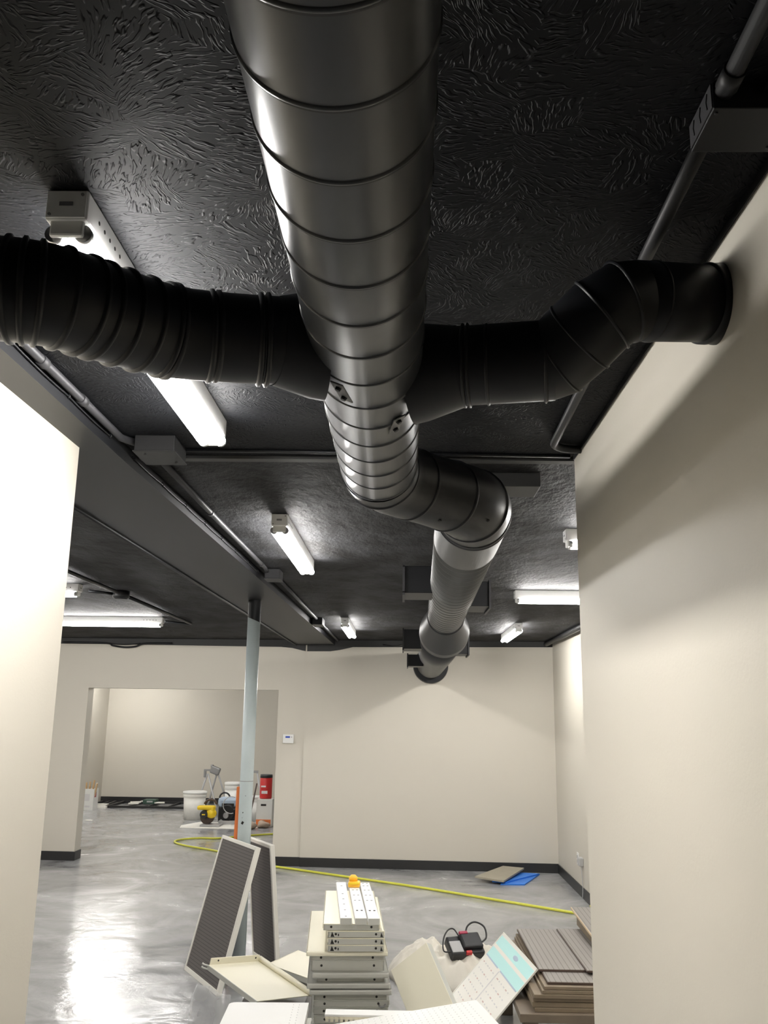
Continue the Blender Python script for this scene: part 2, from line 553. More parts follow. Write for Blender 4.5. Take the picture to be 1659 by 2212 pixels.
# ------------------------------------------------------------------ fluorescent strips
def make_strip(L=1.26):
    """local frame: long axis Y, mounting face at z=0, tubes below"""
    t = thing('fluorescent_light', '', 'ceiling light')
    b = B(); span(b, (-0.037, -L / 2, -0.058), (0.037, L / 2, 0), bev=0.004)
    for k in range(5):
        for s in (-1, 1):
            cyl(b, (s * 0.0365, -L / 2 + 0.06 + k * 0.03, -0.03), (s * 0.0378, -L / 2 + 0.06 + k * 0.03, -0.03), 0.004, 10, 1)
    h = obj('housing', b, [M_WHITE_E, M_DARK], t, world=False)
    for s in (-1, 1):
        b = B(); span(b, (-0.035, s * (L / 2 + 0.001), -0.056), (0.035, s * (L / 2 + 0.004), -0.004), bev=0.001)
        span(b, (-0.012, s * (L / 2 + 0.004), -0.034), (0.012, s * (L / 2 + 0.0055), -0.026), 1)
        cyl(b, (-0.028, s * (L / 2 + 0.003), -0.05), (-0.028, s * (L / 2 + 0.006), -0.05), 0.003, 10, 1)
        cyl(b, (0.028, s * (L / 2 + 0.003), -0.012), (0.028, s * (L / 2 + 0.006), -0.012), 0.003, 10, 1)
        obj('end_plate', b, [M_WHITE_E, M_GREY], t, world=False)
        b = B(); span(b, (-0.030, s * (L / 2 - 0.017), -0.086), (0.030, s * (L / 2 - 0.005), -0.05), bev=0.004)
        obj('lamp_holder', b, M_PLW, t, world=False)
    for x in (-0.026, 0.026):
        b = B()
        cyl(b, (x, -L / 2 + 0.030, -0.0755), (x, L / 2 - 0.030, -0.0755), 0.0165, 24)
        tb = obj('tube', b, M_TUBE, t, world=False)
        for s in (-1, 1):
            b = B(); cyl(b, (x, s * (L / 2 - 0.030), -0.0755), (x, s * (L / 2 - 0.017), -0.0755), 0.0165, 20)
            obj('end_cap', b, M_PIN, tb, world=False)
    return t

GL = 'fluorescent strips on the ceiling'
strip = make_strip()
strip['group'] = GL
lamps = [
    ((-0.60, 2.02, ZC), 0, 'two-tube fluorescent strip nearest the camera, crossed by the black left branch duct'),
    ((-0.575, 4.60, ZC), 0, 'fluorescent strip left of the duct elbow, second in the row from the camera'),
    ((-0.555, 9.05, ZC), 0, 'small far fluorescent strip left of the duct, near the back wall'),
    ((1.13, 9.35, ZC), 0, 'small far fluorescent strip right of the duct, slanting towards the back right corner'),
    ((1.44, 6.45, ZC), PI / 2, 'crosswise fluorescent strip reaching behind the right wall, the long bright one'),
    ((1.42, 4.28, ZC), PI / 2, 'crosswise fluorescent strip showing only its white end past the right wall'),
    ((-2.97, 8.60, ZC), PI / 2, 'crosswise fluorescent strip left of the post, the long one nearer the back wall'),
    ((-2.98, 6.35, ZC), PI / 2, 'crosswise fluorescent strip showing only its end past the left wall edge'),
    ((-5.15, 14.4, ZC), PI / 2, 'fluorescent strip hidden above the opening, lighting the room beyond'),
    ((-2.2, 15.2, ZC), PI / 2, 'added unseen strip above the tools in the room beyond the opening'),  # unseen, added to brighten the room beyond
    ((-5.3, 16.9, ZC), PI / 2, 'added unseen strip at the rear of the room beyond the opening, above the dark racks'),  # unseen, added for brightness on the rear left wall
    ((-4.9, 8.60, ZC), PI / 2, 'added unseen strip further left in line with the long left one, behind the left wall'),  # unseen, added to lift the left part of the back wall
    ((-4.9, 5.0, ZC), PI / 2, 'added unseen strip further left over the open floor, behind the left wall'),  # another unseen addition, more light for the left side
    ((-3.5, 13.0, ZC), PI / 2, 'added unseen strip just past the opening in the room beyond'),  # unseen strip added for more light past the opening
]
for i, (p, a, lab) in enumerate(lamps):
    Mx = Matrix.Translation(V(p)) @ rotz(a)
    if i == 0:
        strip.matrix_world = Mx
        strip['label'] = lab
        WORLD[strip.name] = Mx
    else:
        copy_tree(strip, Mx, lab, GL)

# ------------------------------------------------------------------ main duct
X0, Z0, R0 = -0.0707, 2.411, 0.102
duct = thing('air_duct', 'long dark grey spiral duct running down the middle of the ceiling to the back wall', 'duct', loc=(X0, 2.0, Z0))
bm = B()
sweep(bm, [(X0, -5.9, Z0), (X0, -1, Z0), (X0, 1, Z0), (X0, 2.333, Z0)], R0, 96)
y = 0.611 - 0.1202 * 20
while y < 2.31:
    if y > -5.8:
        seam(bm, (X0, y, Z0), (0, 1, 0), R0, 96)
    y += 0.1202
obj('spiral_pipe', bm, [M_DUCT, M_SEAM], duct)
# gored elbow across to the right
el = [(X0, 2.306, Z0), (X0 + 0.007, 2.377, Z0), (-0.0355, 2.444, Z0), (0.0177, 2.512, Z0), (0.0754, 2.577, Z0), (0.133, 2.645, Z0), (0.182, 2.714, Z0 + 0.002),
      (0.2155, 2.785, Z0 + 0.004), (0.2306, 2.856, Z0 + 0.008), (0.2324, 2.927, Z0 + 0.010)]
rr = [0.1055, 0.1055, 0.1055, 0.1055, 0.1065, 0.110, 0.1153, 0.1197, 0.1224, 0.1233]
bm = B()
sweep(bm, el, rr, 80, caps=False)
for k in (1, 3, 5, 7, 9):
    d = V(el[min(k + 1, len(el) - 1)]) - V(el[k - 1])
    bead(bm, el[k], d, rr[k], 0.005, 0.0035, 0, 80)
    p = V(el[k]) + d.normalized() * 0.006
    sweep(bm, [p - d.normalized() * 0.001, p + d.normalized() * 0.0035], [rr[k] + 0.001, rr[k] + 0.001], 80, 1, caps=False)
obj('elbow', bm, [M_DUCT2, M_SEAM], duct)
for a, k in ((-2.2, 2), (-1.2, 4), (-0.7, 6)):
    d = (V(el[k + 1]) - V(el[k - 1])).normalized()
    s_ = d.cross(V((0, 0, 1))).normalized()
    p = V(el[k]) + s_ * (math.cos(a) * rr[k]) + V((0, 0, math.sin(a) * rr[k]))
    bm = B(); ball(bm, p, (0.006, 0.006, 0.005), 0, 2)
    obj('screw', bm, M_SEAM, duct)
# smooth sleeve then the closely ribbed run
sl = [(0.2324, 2.9005, 2.4215), (0.2342, 2.9271, 2.4215), (0.2413, 3.3706, 2.4223)]
bm = B(); sweep(bm, sl, [0.126, 0.1264, 0.1264], 80)
bead(bm, (0.2342, 2.9360, 2.4215), (0, 1, 0), 0.1264, 0.006, 0.003, 0, 80)
sweep(bm, [(0.2413, 3.3679, 2.4223), (0.2413, 3.3733, 2.4223)], [0.127, 0.127], 80, 1, caps=False)
obj('sleeve', bm, [M_DUCT4, M_SEAM], duct)
def run_x(y):
    return 0.2413 + (y - 3.37) * 0.0185
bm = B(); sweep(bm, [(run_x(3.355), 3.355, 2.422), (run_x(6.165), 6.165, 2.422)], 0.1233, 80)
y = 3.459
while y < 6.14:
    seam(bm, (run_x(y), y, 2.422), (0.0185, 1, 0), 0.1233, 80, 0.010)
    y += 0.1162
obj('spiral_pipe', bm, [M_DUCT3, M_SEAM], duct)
bm = B(); sweep(bm, [(run_x(6.10), 6.10, 2.42), (run_x(6.147), 6.147, 2.415), (0.2998, 6.4751, 2.3576), (0.2998, 6.5815, 2.3443)], [0.1268, 0.1268, 0.182, 0.182], 80)
bead(bm, (run_x(6.12), 6.12, 2.418), (0, 1, -0.1), 0.1268, 0.005, 0.003, 0, 80)
sweep(bm, [(0.2998, 6.5771, 2.3443), (0.2998, 6.5851, 2.3443)], [0.183, 0.183], 80, 1, caps=False)
obj('reducer', bm, [M_DUCT4, M_SEAM], duct)
bm = B(); sweep(bm, [(0.2998, 6.5461, 2.3443), (0.312, 7.9, 2.341), (0.338, 10.96, 2.360)], [0.168, 0.166, 0.166], 80)
obj('end_pipe', bm, M_DUCT4, duct)
bm = B(); sweep(bm, [(0.338, 10.90, 2.348), (0.338, 10.965, 2.346)], [0.205, 0.215], 80)
obj('wall_flange', bm, M_BLACK, duct)
def register(name, lo, hi, side):
    b = B(); span(b, lo, hi, bev=0.003)
    for k in range(3):
        cyl(b, ((lo[0] if side > 0 else hi[0]) + side * 0.012, lo[1] + 0.02, lo[2] + 0.03 + k * 0.03), ((lo[0] if side > 0 else hi[0]) + side * 0.012, lo[1] - 0.003, lo[2] + 0.03 + k * 0.03), 0.005, 10, 1)
    o = obj('register_box', b, [M_BLACK, M_SEAM], duct)
    x = hi[0] if side > 0 else lo[0]
    b = B()
    span(b, (x - 0.006, lo[1] - 0.012, lo[2] - 0.012), (x + 0.006, hi[1] + 0.012, lo[2] + 0.006))
    span(b, (x - 0.006, lo[1] - 0.012, hi[2] - 0.006), (x + 0.006, hi[1] + 0.012, hi[2] + 0.010))
    span(b, (x - 0.006, lo[1] - 0.012, lo[2]), (x + 0.006, lo[1] + 0.006, hi[2]))
    span(b, (x - 0.006, hi[1] - 0.006, lo[2]), (x + 0.006, hi[1] + 0.012, hi[2]))
    for k in range(6):
        z = lo[2] + (k + 0.7) * (hi[2] - lo[2]) / 6.4
        span(b, (x - 0.005, lo[1], z), (x + 0.004, hi[1], z + 0.006))
    obj('register_grille', b, M_COND, o)
register('a', (0.0000, 4.5858, 2.3727), (0.1774, 4.8785, 2.5146), -1)
register('b', (0.3548, 5.0382, 2.3620), (0.4923, 5.3486, 2.5040), 1)
register('c', (0.0000, 7.3178, 2.2840), (0.1774, 7.6459, 2.4419), -1)
register('d', (0.4080, 7.4508, 2.2556), (0.5455, 7.7346, 2.3975), 1)
register('e', (0.0444, 8.6483, 2.2157), (0.1951, 8.9144, 2.3266), -1)

# ------------------------------------------------------------------ branch ducts
br = thing('branch_duct', 'black ribbed branch duct on the left, bending across the nearest light', 'duct', group='branch ducts off the main duct', loc=(-0.2661, 1.4635, 2.3931))
bm = B()
sweep(bm, [(-0.148, 1.492, 2.4010), (-0.170, 1.4870, 2.3995), (-0.2324, 1.4591, 2.3948)], [0.100, 0.096, 0.0785], 64, caps=False)
obj('takeoff_collar', bm, M_DUCT2, br)
pl = smooth_path([(-0.2218, 1.4618, 2.3957), (-0.3193, 1.4352, 2.3904), (-0.4036, 1.3970, 2.3842), (-0.4790, 1.3190, 2.3771), (-0.5455, 1.2436, 2.3718), (-0.6209, 1.2152, 2.3700), (-0.7273, 1.2108, 2.3700), (-1.09, 1.2081, 2.3700)], 8)
bm = B(); sweep(bm, pl[:17], [0.0775] * 17, 64, caps=False)
for k, hh in ((2, .006), (3, .005), (9, .003), (10, .004), (16, .006)):
    d = pl[k + 1] - pl[k - 1]
    bead(bm, pl[k], d, 0.0775, 0.006, hh, 0, 64)
obj('straight_pipe', bm, M_DUCT2, br)
bm = B(); sweep(bm, pl[14:41], [0.078] * 27, 64, caps=False)
for k in (17, 20, 23, 26, 28, 31, 34, 36, 38):
    d = pl[k + 1] - pl[k - 1]
    bead(bm, pl[k], d, 0.0772, 0.006, 0.0055, 0, 64)
obj('ribbed_elbow', bm, M_DUCT2, br)
bm = B(); sweep(bm, pl[39:], [0.0765] * len(pl[39:]), 64)
obj('end_pipe', bm, M_DUCT2, br)
def tab(parent, c, n, along, w, l):
    """flat fixing tab: n outward normal, along = long direction"""
    n = V(n).normalized(); a = V(along); a = (a - n * a.dot(n)).normalized(); s = n.cross(a)
    R = Matrix((s, a, n)).transposed()
    b = B(); add_box(b, c, (w, l, 0.003), rot=R, bev=0.001)
    o = obj('mounting_tab', b, M_TAB, parent)
    for k in (-1, 1):
        p = V(c) + a * (k * l * 0.27) + n * 0.001
        b = B(); sweep(b, [p, p + n * 0.006], [0.006, 0.005], 12)
        obj('bolt', b, M_SEAM, o)
def on_trunk(deg, y, r=R0 + 0.002):
    a = math.radians(deg)      # 0 = straight down, positive to the right
    return V((X0 + r * math.sin(a), y, Z0 - r * math.cos(a))), V((math.sin(a), 0, -math.cos(a)))
c, n = on_trunk(-25, 1.505)
tab(br, c, n, (0.25, 1, 0), 0.026, 0.072)

br2 = thing('branch_duct', 'black branch duct on the right, kinked upward into the right wall', 'duct', group='branch ducts off the main duct', loc=(0.2661, 1.5966, 2.4152))
bm = B()
sweep(bm, [(0.010, 1.6390, 2.4058), (0.035, 1.6335, 2.4070), (0.1109, 1.6099, 2.4108)], [0.0995, 0.096, 0.078], 64, caps=False)
obj('takeoff_collar', bm, M_DUCT2, br2)
bm = B(); sweep(bm, [(0.0976, 1.6117, 2.4108), (0.2821, 1.5833, 2.4126)], [0.0767, 0.0767], 64, caps=False)
for x, hh in ((0.1135, .005), (0.1225, .005), (0.158, .002), (0.266, .003)):
    bead(bm, (x, 1.6117 - (x - .0976) * 0.154, 2.411), (1, -0.154, 0), 0.0767, 0.004, hh, 0, 64)
obj('straight_pipe', bm, M_DUCT2, br2)
pe = [(0.264, 1.586, 2.4126), (0.290, 1.577, 2.418), (0.325, 1.546, 2.444), (0.362, 1.520, 2.476), (0.398, 1.513, 2.498), (0.425, 1.520, 2.504)]
bm = B(); sweep(bm, pe, [0.0775, 0.0775, 0.0768, 0.0758, 0.075, 0.0742], 64, caps=False)
for k in (1, 2, 3, 4):
    d = V(pe[k + 1]) - V(pe[k - 1])
    bead(bm, pe[k], d, 0.0762, 0.0035, 0.003, 0, 64)
obj('elbow', bm, M_DUCT2, br2)
bm = B(); sweep(bm, [(0.412, 1.517, 2.503), (0.605, 1.575, 2.525)], [0.0738, 0.0718], 64)
bead(bm, (0.455, 1.530, 2.508), (1, 0.3, 0.11), 0.0733, 0.004, 0.002, 0, 64)
obj('end_pipe', bm, M_DUCT2, br2)
bm = B(); sweep(bm, [(0.560, 1.5615, 2.520), (0.564, 1.5627, 2.5205), (0.571, 1.565, 2.521), (0.575, 1.566, 2.522), (0.594, 1.572, 2.524)], [0.073, 0.0765, 0.0765, 0.0748, 0.077], 64)
obj('wall_collar', bm, M_DUCT2, br2)
c, n = on_trunk(31, 1.70)
tab(br2, c, n, (-0.25, 1, 0), 0.026, 0.070)

# ------------------------------------------------------------------ conduits, boxes and cables on the ceiling
def pipe(name, pts, r, m, label, cat, clips=(), couplings=()):
    t = thing(name, label, cat, loc=pts[0])
    b = B(); sweep(b, pts, r, 20)
    obj('pipe', b, m, t)
    for p, d in couplings:
        b = B(); d = V(d).normalized(); sweep(b, [V(p) - d * 0.018, V(p) + d * 0.018], r + 0.003, 20)
        obj('coupling', b, m, t)
    for p in clips:
        b = B(); span(b, (p[0] - 0.005, p[1] - 0.008, p[2] - r - 0.004), (p[0] + 0.005 + 0.03, p[1] + 0.008, ZC))
        obj('strap', b, m, t)
    return t
pipe('conduit', [(-0.945, -6.0, 2.636), (-0.945, 1.0, 2.636), (-0.943, 2.79, 2.636), (-0.90, 2.86, 2.636)], 0.0125, M_COND,
     'lit-grey conduit along the beam from the left edge to the first junction box', 'conduit',
     couplings=[((-0.945, 2.14, 2.636), (0, 1, 0)), ((-0.944, 2.43, 2.636), (0, 1, 0))])
pipe('conduit', [(-0.880, 2.96, 2.636), (-0.878, 4.1, 2.636), (-0.865, 5.45, 2.636), (-0.872, 5.56, 2.636)], 0.0125, M_COND,
     'lit-grey conduit along the beam past the first junction box, passing the second light', 'conduit',
     couplings=[((-0.880, 3.9, 2.636), (0.0085, 1, 0)), ((-0.867, 5.3, 2.636), (0.0085, 1, 0))])
pipe('conduit', [(-0.845, 5.72, 2.636), (-0.825, 8.4, 2.636)], 0.0125, M_COND,
     'lit-grey conduit along the beam between the middle box and the far box', 'conduit')
pipe('conduit', [(-0.822, 8.7, 2.636), (-0.80, 10.95, 2.636)], 0.0125, M_COND,
     'lit-grey conduit along the beam at the far end, reaching the back wall', 'conduit')
def box_thing(name, label, lo, hi, mats, bev=0.003, screws=()):
    t = thing(name, label, 'junction box', loc=((lo[0] + hi[0]) / 2, (lo[1] + hi[1]) / 2, hi[2]))
    b = B(); span(b, lo, hi, bev=bev); obj('body', b, mats, t)
    b = B(); span(b, (lo[0] - 0.004, lo[1] - 0.004, lo[2] - 0.004), (hi[0] + 0.004, hi[1] + 0.004, lo[2]), bev=0.001)
    obj('cover_plate', b, mats, t)
    for s in screws:
        b = B(); cyl(b, (s[0], s[1], lo[2] - 0.004), (s[0], s[1], lo[2] - 0.008), 0.004, 10); obj('screw', b, M_SEAM, t)
    return t
box_thing('junction_box', 'dark grey junction box on the beam where the near conduit ends', (-0.900, 2.80, 2.596), (-0.765, 2.96, ZC), M_CONDK, screws=[(-0.87, 2.83), (-0.79, 2.93)])
box_thing('junction_box', 'small junction box on the beam near the post, left of the second light', (-0.885, 5.56, 2.59), (-0.79, 5.72, ZC), M_COND)
box_thing('junction_box', 'small far junction box on the beam beside the far left light', (-0.865, 8.42, 2.585), (-0.77, 8.68, ZC), M_BLACK)
pipe('raceway', [(-0.766, 2.955, 2.645), (0.58, 3.0, 2.645)], 0.006, M_BLACK, 'thin black cable crossing the ceiling joint from the junction box to the right wall', 'cable')
# thin sagging cable hung on hooks along the beam face
def hung_cable(name, y0, y1, x0, x1, z, nspan, label, sag=0.004):
    t = thing(name, label, 'cable', loc=(x0, y0, z))
    pts = []
    for k in range(nspan * 6 + 1):
        f = k / (nspan * 6)
        ph = (k % 6) / 6
        pts.append((x0 + (x1 - x0) * f, y0 + (y1 - y0) * f, z - sag * 4 * ph * (1 - ph)))
    b = B(); sweep(b, pts, 0.0026, 8); obj('cord', b, M_BLACK, t)
    for k in range(nspan + 1):
        f = k / nspan
        p = (x0 + (x1 - x0) * f, y0 + (y1 - y0) * f, z)
        b = B(); sweep(b, [(p[0] - 0.006, p[1], p[2] + 0.004), (p[0] + 0.002, p[1], p[2] + 0.007), (p[0] + 0.007, p[1], p[2] - 0.003), (p[0] + 0.001, p[1], p[2] - 0.011)], 0.0022, 6)
        obj('hook', b, M_BLACK, t)
hung_cable('hung_cable', 2.98, 5.5, -0.956, -0.920, 2.622, 7, 'thin black cable on small hooks along the beam face, middle stretch')
hung_cable('hung_cable', 1.25, 2.72, -0.957, -0.957, 2.622, 4, 'thin cable on small hooks along the beam face by the left wall')
# left edge of the beam and the open ceiling beyond
pipe('conduit', [(-1.385, 2.76, 2.5785), (-1.362, 5.8, 2.5785), (-1.318, 11.00, 2.5785)], 0.008, M_BLACK, 'thin black conduit along the far left edge of the beam', 'conduit')
pipe('conduit', [(-2.17, 2.85, 2.628), (-2.17, 6.0, 2.628), (-2.16, 6.62, 2.628)], 0.014, M_BLACK, 'black conduit on the left ceiling from the wall edge to the round box', 'conduit')
pipe('conduit', [(-2.16, 6.78, 2.628), (-2.15, 8.95, 2.628)], 0.014, M_BLACK, 'black conduit on the left ceiling from the round box to the long light', 'conduit')
pipe('conduit', [(-2.225, 6.70, 2.628), (-2.36, 6.55, 2.628)], 0.012, M_BLACK, 'short black conduit feeding the strip that shows only its end', 'conduit')
pipe('conduit', [(-2.15, 8.97, 2.628), (-2.20, 8.98, 2.628), (-2.36, 8.72, 2.624)], 0.012, M_BLACK, 'short black conduit bent back to the long left light', 'conduit')
t = thing('junction_box', 'round black junction box where conduits meet on the left ceiling', 'junction box', loc=(-2.16, 6.7, ZC))
bm = B(); sweep(bm, [(-2.16, 6.7, ZC), (-2.16, 6.7, 2.60), (-2.16, 6.7, 2.592)], [0.062, 0.062, 0.05], 24); obj('body', bm, M_BLACK, t)
bm = B(); sweep(bm, [(-2.16, 6.7, 2.592), (-2.16, 6.7, 2.586)], [0.05, 0.04], 24); obj('cover_plate', bm, M_BLACK, t)
for pts, lab in (
    ([(-4.3, 11.19, 2.592), (-3.75, 11.165, 2.588), (-3.65, 11.15, 2.558), (-3.5, 11.14, 2.538), (-3.36, 11.14, 2.548), (-3.24, 11.14, 2.585), (-2.9, 11.13, 2.592)], 'black cable sagging over the top of the back wall left of the post'),
    ([(-3.72, 11.155, 2.59), (-3.6, 11.145, 2.574), (-3.45, 11.14, 2.572), (-3.3, 11.14, 2.59)], 'short black cable bridging the sagging cable on the back wall'),
    ([(-0.25, 11.0, 2.60), (-0.1, 10.9, 2.575), (0.05, 10.0, 2.55), (0.06, 8.62, 2.50)], 'thin black wire drooping from the back wall to the far duct register'),
):
    bm = B(); sweep(bm, smooth_path(pts, 6), 0.012 if 'sag' in lab and 'short' not in lab else 0.006, 10)
    tag(obj('wall_cable', bm, M_BLACK), lab, 'cable')
# right-hand conduit run
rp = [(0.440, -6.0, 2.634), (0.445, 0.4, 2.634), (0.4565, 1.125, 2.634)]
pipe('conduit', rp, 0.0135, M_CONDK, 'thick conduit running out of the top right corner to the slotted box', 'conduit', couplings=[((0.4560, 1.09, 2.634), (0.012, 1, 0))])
pipe('conduit', [(0.520, -6.0, 2.638), (0.522, 1.12, 2.638)], 0.010, M_BLACK, 'thinner black conduit beside the thick one in the top right corner', 'conduit')
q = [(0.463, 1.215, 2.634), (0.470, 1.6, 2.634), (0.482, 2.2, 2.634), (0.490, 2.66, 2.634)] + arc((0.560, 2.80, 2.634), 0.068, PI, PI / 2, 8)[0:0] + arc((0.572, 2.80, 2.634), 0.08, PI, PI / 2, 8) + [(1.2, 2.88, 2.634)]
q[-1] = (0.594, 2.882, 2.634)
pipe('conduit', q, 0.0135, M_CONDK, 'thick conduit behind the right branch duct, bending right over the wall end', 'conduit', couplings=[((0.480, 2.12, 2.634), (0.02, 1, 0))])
t = thing('junction_box', 'black ceiling box with a slotted pale side in the top right corner', 'junction box', loc=(0.5, 1.17, ZC))
bm = B(); span(bm, (0.440, 1.120, 2.607), (0.590, 1.222, ZC), bev=0.0015); obj('body', bm, M_BLACK, t)
bm = B(); span(bm, (0.438, 1.122, 2.610), (0.440, 1.218, 2.649))
for k in range(3):
    sweep(bm, [(0.4375, 1.136 + k * 0.029, 2.643), (0.4375, 1.142 + k * 0.029, 2.632), (0.4375, 1.139 + k * 0.029, 2.619)], 0.0011, 8, 1)
obj('slotted_side', bm, [M_COND, M_SEAM], t)
for x, y in ((0.552, 1.21), (0.447, 1.130)):
    bm = B(); cyl(bm, (x, y, 2.607), (x, y, 2.604), 0.0025, 10); obj('screw', bm, M_SEAM, t)
bm = B(); span(bm, (0.20, 3.23, 2.595), (0.512, 3.40, ZC), bev=0.003)
tag(obj('ceiling_block', bm, M_BLACK2), 'flat black block on the ceiling right of the duct elbow', 'block')
bm = B(); sweep(bm, [(1.74, 6.5, 2.62), (1.74, 10.9, 2.62)], 0.03, 20)
tag(obj('conduit', bm, M_BLACK), 'thick black pipe along the top of the far right wall', 'conduit')

# ------------------------------------------------------------------ support post
post = thing('support_post', 'pale blue round steel post with a black painted top, standing behind the leaning panels', 'post', loc=(-1.131, 6.70, 0))
bm = B(); sweep(bm, [(-1.131, 6.70, 0.0), (-1.131, 6.70, 2.475)], 0.048, 40)
sweep(bm, [(-1.131, 6.70, 1.268), (-1.131, 6.70, 1.272)], 0.0484, 40, 1, caps=False)
obj('shaft', bm, [M_POST, M_GREY], post)
bm = B()
r = bmesh.ops.create_cone(bm, cap_ends=False, segments=40, radius1=0.0484, radius2=0.0484, depth=1.0)
for v in bm.verts:
    top = v.co.z > 0
    slope = 0.02 * v.co.x / 0.0484
    v.co.z = 2.602 if top else 2.44 - slope
    v.co.x += -1.131; v.co.y += 6.70
for f in bm.faces:
    f.smooth = True
obj('painted_top', bm, M_BLACK, post)
bm = B(); span(bm, (-1.131 - 0.075, 6.625, 2.592), (-1.131 + 0.075, 6.775, 2.60)); obj('cap_plate', bm, M_BLACK, post)
bm = B()
for (a, z, w, h) in ((-100, 0.985, .016, .02), (-100, 1.055, .006, .008), (-84, 1.17, .004, .005), (-105, 1.02, .003, .005)):
    ar = math.radians(a)
    p = V((-1.131 + 0.0485 * math.cos(ar), 6.70 + 0.0485 * math.sin(ar), z))
    add_box(bm, p, (w, 0.001, h), rot=Matrix.Rotation(ar + PI / 2, 3, 'Z') @ Matrix.Rotation(0.5, 3, 'Y'))
obj('paint_chip', bm, M_DARK, post)
bm = B(); R = Matrix.Rotation(0.012, 3, 'Y'); add_box(bm, (-1.200, 6.76, 0.615), (0.030, 0.055, 1.22), rot=R, bev=0.003)
tag(obj('spirit_level', bm, M_ORGS), 'orange spirit level standing on end against the left side of the pale blue post', 'level')

# ------------------------------------------------------------------ leaning display panels
def frame_matrix(TL, TR, BL):
    TL, TR, BL = V(TL), V(TR), V(BL)
    X = (TR - TL).normalized()
    Z = (TL - BL); Z = (Z - X * Z.dot(X)).normalized()
    Y = Z.cross(X)
    Mx = Matrix((X, Y, Z)).transposed().to_4x4()
    Mx.translation = BL
    return Mx, (TR - TL).length, (TL - BL).length
def display_panel(TL, TR, BL, label, th=0.032):
    Mx, w, h = frame_matrix(TL, TR, BL)
    t = thing('display_panel', label, 'panel', M=Mx, group='ribbed panels leaning at the post')
    for lo, hi, nm in (((0, 0, 0), (0.02, th, h), 'side_rail'), ((w - 0.026, 0, 0), (w, th, h), 'side_rail'), ((0.02, 0, h - 0.024), (w - 0.026, th, h), 'top_rail'), ((0.02, 0, 0), (w - 0.026, th, 0.03), 'bottom_rail')):
        b = B(); span(b, lo, hi, bev=0.003); obj(nm, b, M_FRAME, t, world=False)
    b = B(); span(b, (0.015, 0.006, 0.02), (w - 0.02, th - 0.006, h - 0.02)); obj('ribbed_infill', b, M_PANEL, t, world=False)
    return t
p1 = display_panel((-1.314, 6.829, 0.88), (-0.965, 6.245, 0.88), (-1.512, 6.71, 0.0), 'brown ribbed panel in an ivory frame, the left one leaning against the post')
p2 = display_panel((-1.169, 7.079, 0.834), (-0.932, 6.658, 0.834), (-1.099, 7.118, 0.0), 'dark ribbed panel in an ivory frame, the right one half hidden behind the other panel')

# ------------------------------------------------------------------ steel shelves
def make_shelf(name, w, L, lip, drop, mats, label, M, group, hooks=False, tri=False, rivets=True):
    """local: x across, y long, origin at the middle of the near end, z=0 top face"""
    t = thing(name, label, 'shelf', M=M, group=group)
    b = B()
    span(b, (-w / 2, 0, -0.004), (w / 2, L, 0), bev=0.0015)
    if lip > 0:
        span(b, (-w / 2, -0.008, -lip), (w / 2, 0.012, 0), bev=0.007)
        span(b, (-w / 2, L - 0.006, -lip), (w / 2, L, 0), bev=0.003)
    sl = max(lip, 0.02)
    span(b, (-w / 2, 0, -sl), (-w / 2 + 0.006, L, 0), bev=0.002)
    span(b, (w / 2 - 0.006, 0, -sl), (w / 2, L, 0), bev=0.002)
    obj('deck', b, mats[0], t, world=False)
    if drop > 0:
        b = B()
        f = 0.020 if lip > 0 else 0.004
        wi = w / 2 - (0.022 if lip > 0 else 0.004)
        span(b, (-wi, f, -drop), (wi, f + 0.005, -0.002), bev=0.001)
        span(b, (-wi, L - 0.02, -drop), (wi, L - 0.015, -0.002), bev=0.001)
        span(b, (-wi, f, -drop), (-wi + 0.005, L - 0.015, -0.002))
        span(b, (wi - 0.005, f, -drop), (wi, L - 0.015, -0.002))
        zc = -(lip + drop) / 2 if lip > 0 else -drop * 0.5
        for sx in ((-0.72, 0.72) if rivets else ()):
            cyl(b, (sx * wi, f - 0.0012, zc), (sx * wi, f + 0.001, zc), 0.0055, 10, 1)
        if tri:
            y0 = f - 0.001
            vs = [b.verts.new(q) for q in ((-wi + 0.012, y0, -drop + 0.003), (-wi + 0.030, y0, -drop + 0.003), (-wi + 0.019, y0, -0.004))]
            b.faces.new(vs).material_index = 1
            span(b, (-wi + 0.046, f - 0.001, -drop + 0.006), (-wi + 0.051, f + 0.001, -drop + 0.016), 1)
            vs = [b.verts.new(q) for q in ((wi - 0.016, y0, -drop + 0.003), (wi - 0.004, y0, -drop + 0.003), (wi - 0.012, y0, -0.006))]
            b.faces.new(vs).material_index = 1
        obj('end_flange', b, [mats[1], M_DARK], t, world=False)
    if hooks:
        b = B()
        for sx in (1,):
            x = sx * (w / 2 - 0.035)
            sweep(b, [(x - 0.014, -0.001, -drop * 0.62), (x - 0.010, -0.006, -drop * 0.85), (x, -0.008, -drop * 0.92), (x + 0.010, -0.006, -drop * 0.8), (x + 0.016, -0.001, -drop * 0.55)], 0.004, 8)
        obj('bracket_hook', b, M_GREY, t, world=False)
    return t
GS = 'steel shelves in the tall central stack'
SY = 4.43
yaw = math.radians(4.4)
def sm(x, z, y=SY, a=yaw):
    return Matrix.Translation(V((x, y, z))) @ rotz(a)
CG = (M_CREAM, M_GREYC)
GG = (M_GREYC, M_GREYC)
make_shelf('metal_shelf', 0.376, 0.86, 0.021, 0.043, CG, 'widest cream shelf with a rounded lip, directly under the four narrow shelves', sm(-0.246, 0.687), GS, rivets=True)
make_shelf('metal_shelf', 0.345, 0.86, 0.0, 0.046, GG, 'grey shelf without a lip, set back under the widest cream shelf', sm(-0.243, 0.643, SY + 0.02), GS, hooks=False)
